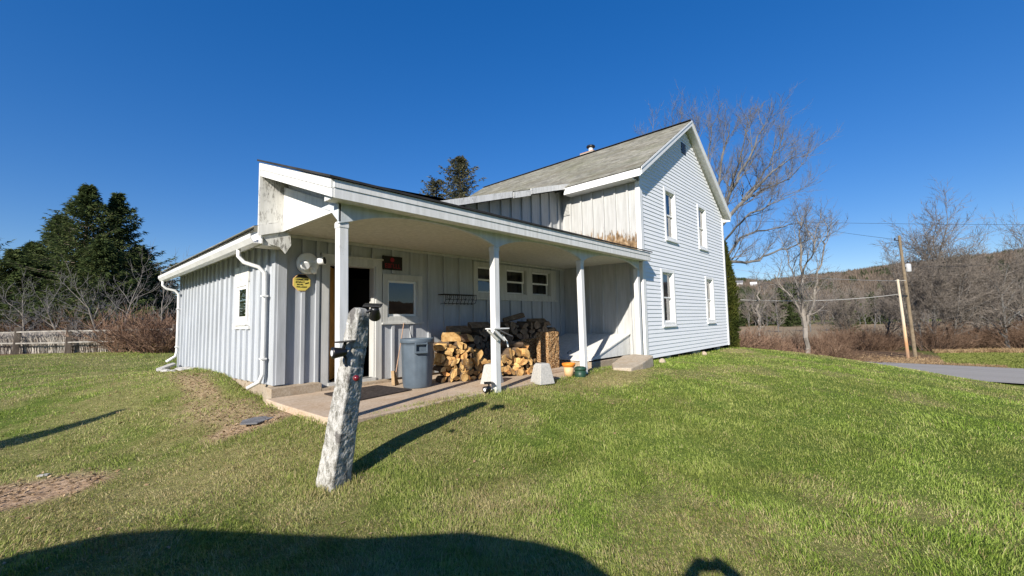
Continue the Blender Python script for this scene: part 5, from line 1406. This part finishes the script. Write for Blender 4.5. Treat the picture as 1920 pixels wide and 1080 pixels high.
gr2 = stalks('lawn_grass', 'strip of green grass beyond the road on the right', far_lawn, 40000, .04, .10, M['farblade'], 9, .03, .6); gr2['category'] = 'grass'

# the wooded belt beyond the field, and the hill
BP = []
bl = 'bare grey tree in the wood beyond the far field'
for k in range(4):
    BP.append(bare_tree('bare_tree', ground_at(1460+60*k, 620, 95), bl, 8.5+k*.7, .14, 200+k, ('tbark', 'rtwig'), 'bare trees of the far wood', n=[9, 6, 4], depth=3, seg=[6, 5, 4, 3], rmin=.03, angle=(25, 55), start=[.2, .2]))
rnd = random.Random(33)
for i in range(120):
    px = rnd.uniform(1365, 1990); dp = rnd.uniform(150, 215) if px < 1700 else rnd.choice([rnd.uniform(62, 85), rnd.uniform(85, 150), rnd.uniform(120, 180)])
    c = copy_tree(BP[i % 4]); p = ground_at(px, 615, dp); c.location = p; s_ = rnd.uniform(.65, 1.15)*(1 if dp < 90 else (1.15 if dp < 150 else 1.5)); c.scale = (s_, s_, s_); c.rotation_euler = (0, 0, rnd.uniform(0, 6.28))
CP_ = None
for (px, dp, H, R, sd) in ((1480, 160, 16, 5.5, 1), (1466, 165, 14.5, 5.2, 2), (1425, 170, 13, 5, 3), (1395, 170, 9.5, 5, 4), (1482, 146, 7, 4.5, 5), (1600, 160, 13, 5, 6), (1640, 160, 12, 5, 7), (1380, 160, 9, 5, 8), (1497, 160, 15.5, 5.5, 9), (1920, 120, 14, 4.5, 10), (1585, 95, 8, 3, 11)):
    p = ground_at(px, 612, dp)
    if CP_ is None: CP_ = spruce('spruce_tree', p, 'dark evergreen among the bare trees of the far wood', 10, 3.8, 77, nb=110, group='dark evergreens of the far wood', leafw=.17, dens=.9, droop=.1); c = CP_
    else: c = copy_tree(CP_)
    c.location = p; c.scale = (R/3.8, R/3.8, H/10); c.rotation_euler = (0, 0, sd*1.3)

# hill: a ridge whose skyline was measured against the sky
sk_px = [(1366, 521), (1410, 523), (1445, 527), (1452, 522), (1500, 517), (1560, 511), (1660, 498), (1760, 485), (1850, 475), (1919, 466), (2050, 452), (2200, 440)]
azs = []; els = []
for px, py in sk_px:
    q = at(px, py, 1.0); azs.append(math.atan2(q.y, q.x)); els.append(q.z/math.hypot(q.x, q.y))
azs = np.array(azs[::-1]); els = np.array(els[::-1])
A2 = np.linspace(-math.pi, math.pi, 721)
def hill_el(a):
    e = np.interp(a, azs, els)
    e = np.where(a < azs[0], els[0]+.0*(a), e); e = np.where(a < azs[0], np.maximum(.055, els[0]-(azs[0]-a)*.12), e)
    e = np.where(a > azs[-1], np.maximum(.012, els[-1]-(a-azs[-1])*.16), e)
    return e
NRr = 26; R0, R1_ = 330.0, 950.0
rr = np.linspace(0, 1, NRr); AA, UU = np.meshgrid(A2, rr, indexing='ij')
def hill_z(a, u):
    e = hill_el(a); n = fbm(a*40+50, u*7+9, 1.0, 88)-.5
    return (-5+(e*R1_+5-9)*(ss(0, 1, u)*.6+u*.4))+n*16*u*(1-u)*2
HX = (R0+(R1_-R0)*UU)*np.cos(AA); HY = (R0+(R1_-R0)*UU)*np.sin(AA); HZ = hill_z(AA, UU)
na = len(A2); ii, jj = np.meshgrid(np.arange(na-1), np.arange(NRr-1), indexing='ij'); q = (ii*NRr+jj).ravel()
t = NT('wooded_hill'); v = t.coord(geo=True); n1 = t.noise(v, .012, 5, .6); n2 = t.noise(v, .09, 6, .8)
c = t.ramp(n2, [(.3, (.045, .037, .028)), (.5, (.095, .075, .055)), (.7, (.16, .13, .095))]); c = t.mix(t.ramp(n1, [(.45, (0, 0, 0)), (.6, (.7, .7, .7))]), c, (.13, .09, .055))
M['hill'] = t.bsdf(c, 1, 0)
hill = bulk_mesh('hill', np.stack([HX.ravel(), HY.ravel(), HZ.ravel()], 1), np.concatenate([np.stack([q, q+NRr, q+NRr+1], 1), np.stack([q, q+NRr+1, q+1], 1)]), M['hill'])
tag(hill, 'brown wooded hill rising to the right on the horizon', None, None, 'structure')
g = np.random.default_rng(55); n = 26000
a = g.uniform(azs[0]-.15, azs[-1]+.2, n); u = g.random(n)**.8
x = (R0+(R1_-R0)*u)*np.cos(a); y = (R0+(R1_-R0)*u)*np.sin(a); z = hill_z(a, u)
H = g.uniform(6, 12, n); ever = fbm(a*60, u*9, 1.0, 91) > .62
K = 9; V = []
for k in range(K):
    dx = g.normal(0, .9, n); dy = g.normal(0, .9, n); w_ = np.where(ever, 1.1, .45)*g.uniform(.5, 1.3, n); th = g.uniform(0, 6.28, n)
    zb = z+H*g.uniform(0, .45, n); tp = z+H*g.uniform(.6, 1, n)
    B = np.stack([x+dx*1.2, y+dy*1.2, zb], 1); Tp = np.stack([x+dx*2.2*np.where(ever, .3, 1), y+dy*2.2*np.where(ever, .3, 1), tp], 1); W = np.stack([np.cos(th)*w_, np.sin(th)*w_, 0*th], 1)
    V.append(np.stack([B-W, B+W, Tp], 1))
V = np.stack(V, 1).reshape(-1, 3)
evc = np.repeat(np.stack([ever.astype(float), g.random(n), 0*u, 0*u+1], 1), K*3, 0)
t = NT('far_woods'); at_ = t.n('Attribute', attribute_name='tone'); sp = t.n('SeparateColor'); t.l(at_.outputs['Color'], sp.inputs[0])
c = t.mix(sp.outputs[0], t.ramp(sp.outputs[1], [(0, (.085, .068, .052)), (.6, (.15, .12, .095)), (1, (.21, .165, .125))]), t.ramp(sp.outputs[1], [(0, (.02, .032, .016)), (1, (.05, .06, .028))]))
M['farwood'] = t.bsdf(c, 1, 0)
o = bulk_mesh('hill_woods', V, np.arange(len(V)).reshape(-1, 3), M['farwood'], attrs={'tone': evc}); tag(o, 'brown leafless woods covering the distant hill', 'woods', None, 'stuff')
for px, py, dp, W_, lb, mt in ((1386, 531, 640, 10, 'tiny grey roofed house far off on the hillside, left one', 'slate'), (1413, 534, 600, 8, 'tiny white house far off on the hillside, right one', 'vinyl')):
    p = at(px, py, dp); hs = thing('distant_house', tuple(p), lb, 'house')
    yw = math.atan2(p.y, p.x); e = Vector((-math.sin(yw), math.cos(yw), 0)); f_ = Vector((math.cos(yw), math.sin(yw), 0))
    mb = MB(); a = p-e*W_/2-f_*4-Vector((0, 0, 9)); mb.prism([a, a+e*W_, a+e*W_+f_*8, a+f_*8], (0, 0, 9.5)); mb.build('wall', M['grey'], hs)
    mb = MB(); a = p-e*W_*.53-f_*4.5+Vector((0, 0, .5)); mb.prism([a, a+f_*9, a+f_*4.5+Vector((0, 0, 3.5))], e*W_*1.06); mb.build('roof', M[mt], hs)
# ------------------------------------------------------------------ what stands behind the camera and throws the foreground shadows
P0 = Vector((-.7, .9, 0)); ud = Vector((math.cos(math.radians(-49)), math.sin(math.radians(-49)), 0)); nh = Vector((-ud.y, ud.x, 0))
gz0 = -1.49
car = thing('parked_car', tuple(P0+ud*-2-nh*.65+Vector((0, 0, gz0))), 'dark parked estate car behind the photographer, its shadow lying over the foreground lawn', 'car')
def cp(u, pp, z): return P0+ud*u+nh*(pp-.65)+Vector((0, 0, gz0+z+(.06 if z > .9 else 0)))
st = [(.80, .62), (.79, .95), (.72, 1.25), (.58, 1.44), (.32, 1.58), (0, 1.66), (-.5, 1.73), (-1.2, 1.69), (-1.9, 1.73), (-2.6, 1.77), (-3.05, 1.72), (-3.3, 1.58), (-3.75, 1.1), (-4.0, 1.0), (-4.6, .92), (-4.85, .7)]
mb = MB(); mb.smooth = True; vs = []; nn = 12
for u, h in st:
    hb = min(.95, h-.05); cab = h > 1.05; hm = h-.07 if cab else h-.03
    tw = .62 if cab else .8
    sec = [(-.84, .3), (-.9, .5), (-.88, hb*.85), (-.86 if cab else -.84, hb), (-tw-.04, hm), (-tw+.1, h), (tw-.1, h), (tw+.04, hm), (.86 if cab else .84, hb), (.88, hb*.85), (.9, .5), (.84, .3)]
    vs += [cp(u, a, b) for a, b in sec]
fs = [(i*nn+k, i*nn+(k+1) % nn, (i+1)*nn+(k+1) % nn, (i+1)*nn+k) for i in range(len(st)-1) for k in range(nn)]+[tuple(range(nn))[::-1], tuple((len(st)-1)*nn+k for k in range(nn))]
mb.add(vs, fs); M['carpaint'] = simple('car_paint', (.03, .035, .045), .25, .5, .1, 3, 0); mb.build('body', M['carpaint'], car)
for sgn in (-1, 1):
    for u0, u1 in ((-.55, .25), (-1.6, -.65), (-2.75, -1.7)):
        mb = MB(); mb.poly([cp(u0, sgn*.865, 1.0), cp(u1, sgn*.865, 1.0), cp(u1-.05, sgn*.70, 1.52), cp(u0+.05, sgn*.70, 1.52)]); mb.build('window', M['black'], car)
    for u in (.0, -3.85):
        mb = MB(); c0 = cp(u, sgn*.78, .32); mb.tube([c0-nh*.11, c0+nh*.11], [.32, .32], 20); wh = mb.build('wheel', M['black'], car)
        mb = MB(); mb.tube([c0+nh*sgn*.112, c0+nh*sgn*.125], [.2, .17], 14); mb.build('rim', M['gutter'], wh)
    mb = MB(); mb.box(-.06, .06, -.06, .06, 0, .2)
    q = cp(.79, sgn*.72, .75); mb.v = [tuple(Vector(v)+q) for v in mb.v]; mb.build('tail_light', M['reflector'], car)

# photographer, holding the phone just behind the lens
fw = Vector((.737, .676, 0)).normalized(); rt = Vector((.676, -.737, 0)).normalized(); up = Vector((0, 0, 1))
def pp(f, r, z): return fw*f+rt*r+up*z
gz1 = g1(-.36, -.33)
per = thing('person', tuple(pp(-.5, 0, gz1)), 'photographer in a dark jacket holding up a phone, casting the small shadow below', 'person')
me = bpy.data.meshes.new('body'); J = []; Ed = []; Rr = []
def joint(p, r, par=None):
    J.append(p); Rr.append(r)
    if par is not None: Ed.append((par, len(J)-1))
    return len(J)-1
hp = gz1+.80
pel = joint(pp(-.5, 0, hp), .14); sp1 = joint(pp(-.5, 0, hp+.2), .135, pel); ch_ = joint(pp(-.5, 0, hp+.42), .15, sp1); nk = joint(pp(-.49, 0, hp+.56), .06, ch_)
hd0 = joint(pp(-.47, 0, hp+.64), .075, nk); hd1 = joint(pp(-.455, 0, hp+.70), .095, hd0); hd2 = joint(pp(-.47, 0, hp+.78), .085, hd1)
for s in (-1, 1):
    a = joint(pp(-.5, s*.2, hp+.46), .065, ch_); e = joint(pp(-.30, s*.25, -.18), .064, a); w_ = joint(pp(-.10, s*.13, .02), .046, e); pm = joint(pp(-.06, s*.085, .065), .038, w_)
    for k in range(4):
        f0 = joint(pp(-.035, s*(.07-.004*k), (.09-.018*k)), .010, pm); f1 = joint(pp(-.055, s*(.045-.003*k), (.105-.02*k)), .009, f0); joint(pp(-.066, s*(.028-.002*k), (.102-.02*k)), .008, f1)
    t0 = joint(pp(-.065, s*.06, .05), .011, pm); joint(pp(-.072, s*.035, .06), .009, t0)
    h_ = joint(pp(-.5, s*.10, hp-.06), .105, pel); k_ = joint(pp(-.47, s*.12, hp-.44), .07, h_); an = joint(pp(-.52, s*.13, gz1+.1), .05, k_); joint(pp(-.36, s*.15, gz1+.045), .045, an)
me.from_pydata([tuple(p) for p in J], Ed, []); bo = bpy.data.objects.new('body', me); COL.objects.link(bo)
off = wloc(per)
for v in me.vertices: v.co -= off
bo.parent = per; md = bo.modifiers.new('skin', 'SKIN'); md.use_smooth_shade = True
for i, r in enumerate(Rr): me.skin_vertices[0].data[i].radius = (r, r)
me.skin_vertices[0].data[0].use_root = True
bo.modifiers.new('sub', 'SUBSURF').levels = 1
M['jacket'] = simple('dark_jacket', (.05, .055, .07), .9, .1); me.materials.append(M['jacket'])
mb = MB(); mb.smooth = True; c0 = pp(-.475, 0, hp+.76); mb.lathe(tuple(c0), [(.1, -.02), (.108, .03), (.09, .08), (.05, .105), (.01, .112)], 18); mb.build('hair', M['tdark'], per)
ph = MB(); a = pp(-.05, -.078, .02); ph.prism([a, a+rt*.156, a+rt*.156+up*.074, a+up*.074], fw*-.009)
tag(ph.build('phone', M['black'], None, .004, loc=tuple(pp(-.05, 0, 0))), 'black phone held up sideways by the photographer', 'phone')

cedar(Vector((-4.36, 7.08, g1(-4.36, 7.08))), 3.05, .27, 8, 'slim cedar left of the picture, known by its long shadow on the left lawn', 5000)
rp = Vector((17.5, -14.5, g1(17.5, -14.5)))
rr_ = thing('utility_pole', tuple(rp), 'utility pole down the road mirrored in the window beside the door', 'utility pole')
mb = MB(); mb.tube([rp-Vector((0, 0, .4)), rp+Vector((-.3, 0, 9))], [.15, .11], 10); mb.build('pole', M['polewood'], rr_)
mb = MB(); mb.beam(rp+Vector((-1.2, .8, 8.3)), rp+Vector((.7, -.8, 8.3)), .1, .12); mb.build('crossarm', M['polewood'], rr_)

# dead leaves and crumbs of soil
g = np.random.default_rng(91); n = 60000
x = g.uniform(-1.5, 9, n); y = g.uniform(2.5, 14.2, n); d, s_, b = masks(x, y)
near = np.exp(-np.clip(2.45-x, 0, 9)/.35)*(y > 7.3)*(x < 2.44)
keep = (g.random(n) < np.clip(d*.8+near*.6+.02, 0, 1)) & ~((x > 2.2) & (y > 4.7)) & ~((x > 2.2) & (x < 8.4) & (y > 4.85))
x = x[keep]; y = y[keep]; n = len(x); z = gz(x, y)+(fbm(x, y, .9, 21)-.5)*.05+g.uniform(.004, .02, n)
a = g.uniform(0, 6.28, n); r = g.uniform(.008, .028, n); tl = g.normal(0, .35, (n, 2))
e = np.stack([np.cos(a), np.sin(a), tl[:, 0]], 1)*r[:, None]; f = np.stack([-np.sin(a), np.cos(a), tl[:, 1]], 1)*r[:, None]*.6; c = np.stack([x, y, z], 1)
V = np.stack([c-e, c-f, c+e, c+f], 1).reshape(-1, 3); k = np.arange(n)*4
t = NT('dead_leaf'); t_v = t.coord(); M['leaf'] = t.bsdf(t.ramp(t.noise(t_v, 37, 2), [(.35, (.09, .055, .03)), (.5, (.22, .145, .08)), (.65, (.42, .31, .19))]), .9, .1)
tag(bulk_mesh('leaf_litter', V, np.concatenate([np.stack([k, k+1, k+2], 1), np.stack([k, k+2, k+3], 1)]), M['leaf']), 'dead leaves and crumbs scattered on the bare soil', 'dead leaves', None, 'stuff')
# ------------------------------------------------------------------ light, sky, camera
w = bpy.data.worlds.new('World'); scn.world = w; w.use_nodes = True
nt = w.node_tree; nt.nodes.clear()
sk = nt.nodes.new('ShaderNodeTexSky'); sk.sky_type = 'NISHITA'; sk.sun_disc = False
el = math.asin(.4616); sk.sun_elevation = el; sk.sun_rotation = math.atan2(-SUN.x, -SUN.y)
sk.altitude = 800; sk.air_density = 1.0; sk.dust_density = 0.0; sk.ozone_density = 4.0
hsv = nt.nodes.new('ShaderNodeHueSaturation'); hsv.inputs['Saturation'].default_value = 1.62; hsv.inputs['Value'].default_value = 1.72; hsv.inputs['Hue'].default_value = .517
bg = nt.nodes.new('ShaderNodeBackground'); bg.inputs[1].default_value = .085
out = nt.nodes.new('ShaderNodeOutputWorld')
gm = nt.nodes.new('ShaderNodeGamma'); gm.inputs[1].default_value = .66; nt.links.new(sk.outputs[0], gm.inputs[0]); nt.links.new(gm.outputs[0], hsv.inputs['Color']); nt.links.new(hsv.outputs[0], bg.inputs[0]); nt.links.new(bg.outputs[0], out.inputs[0])
ld = bpy.data.lights.new('sun', 'SUN'); ld.energy = 5.0; ld.angle = math.radians(.53); ld.color = (1, .93, .83)
lo = bpy.data.objects.new('sun', ld); COL.objects.link(lo)
lo.rotation_euler = SUN.to_track_quat('-Z', 'Y').to_euler(); lo.location = (-20, -8, 15)
cd = bpy.data.cameras.new('camera'); cd.sensor_width = 36; cd.lens = F/1920*36; cd.clip_start = .05; cd.clip_end = 9000
co = bpy.data.objects.new('camera', cd); COL.objects.link(co)
m = Matrix.Identity(4)
for i in range(3):
    m[i][0] = RM[i, 0]; m[i][1] = RM[i, 1]; m[i][2] = -RM[i, 2]
co.matrix_world = m
scn.camera = co
scn.view_settings.view_transform = 'Standard'; scn.view_settings.look = 'None'; scn.view_settings.exposure = .65; scn.view_settings.gamma = 1
scn.cycles.max_bounces = 8; scn.cycles.transparent_max_bounces = 12; scn.cycles.use_denoising = True
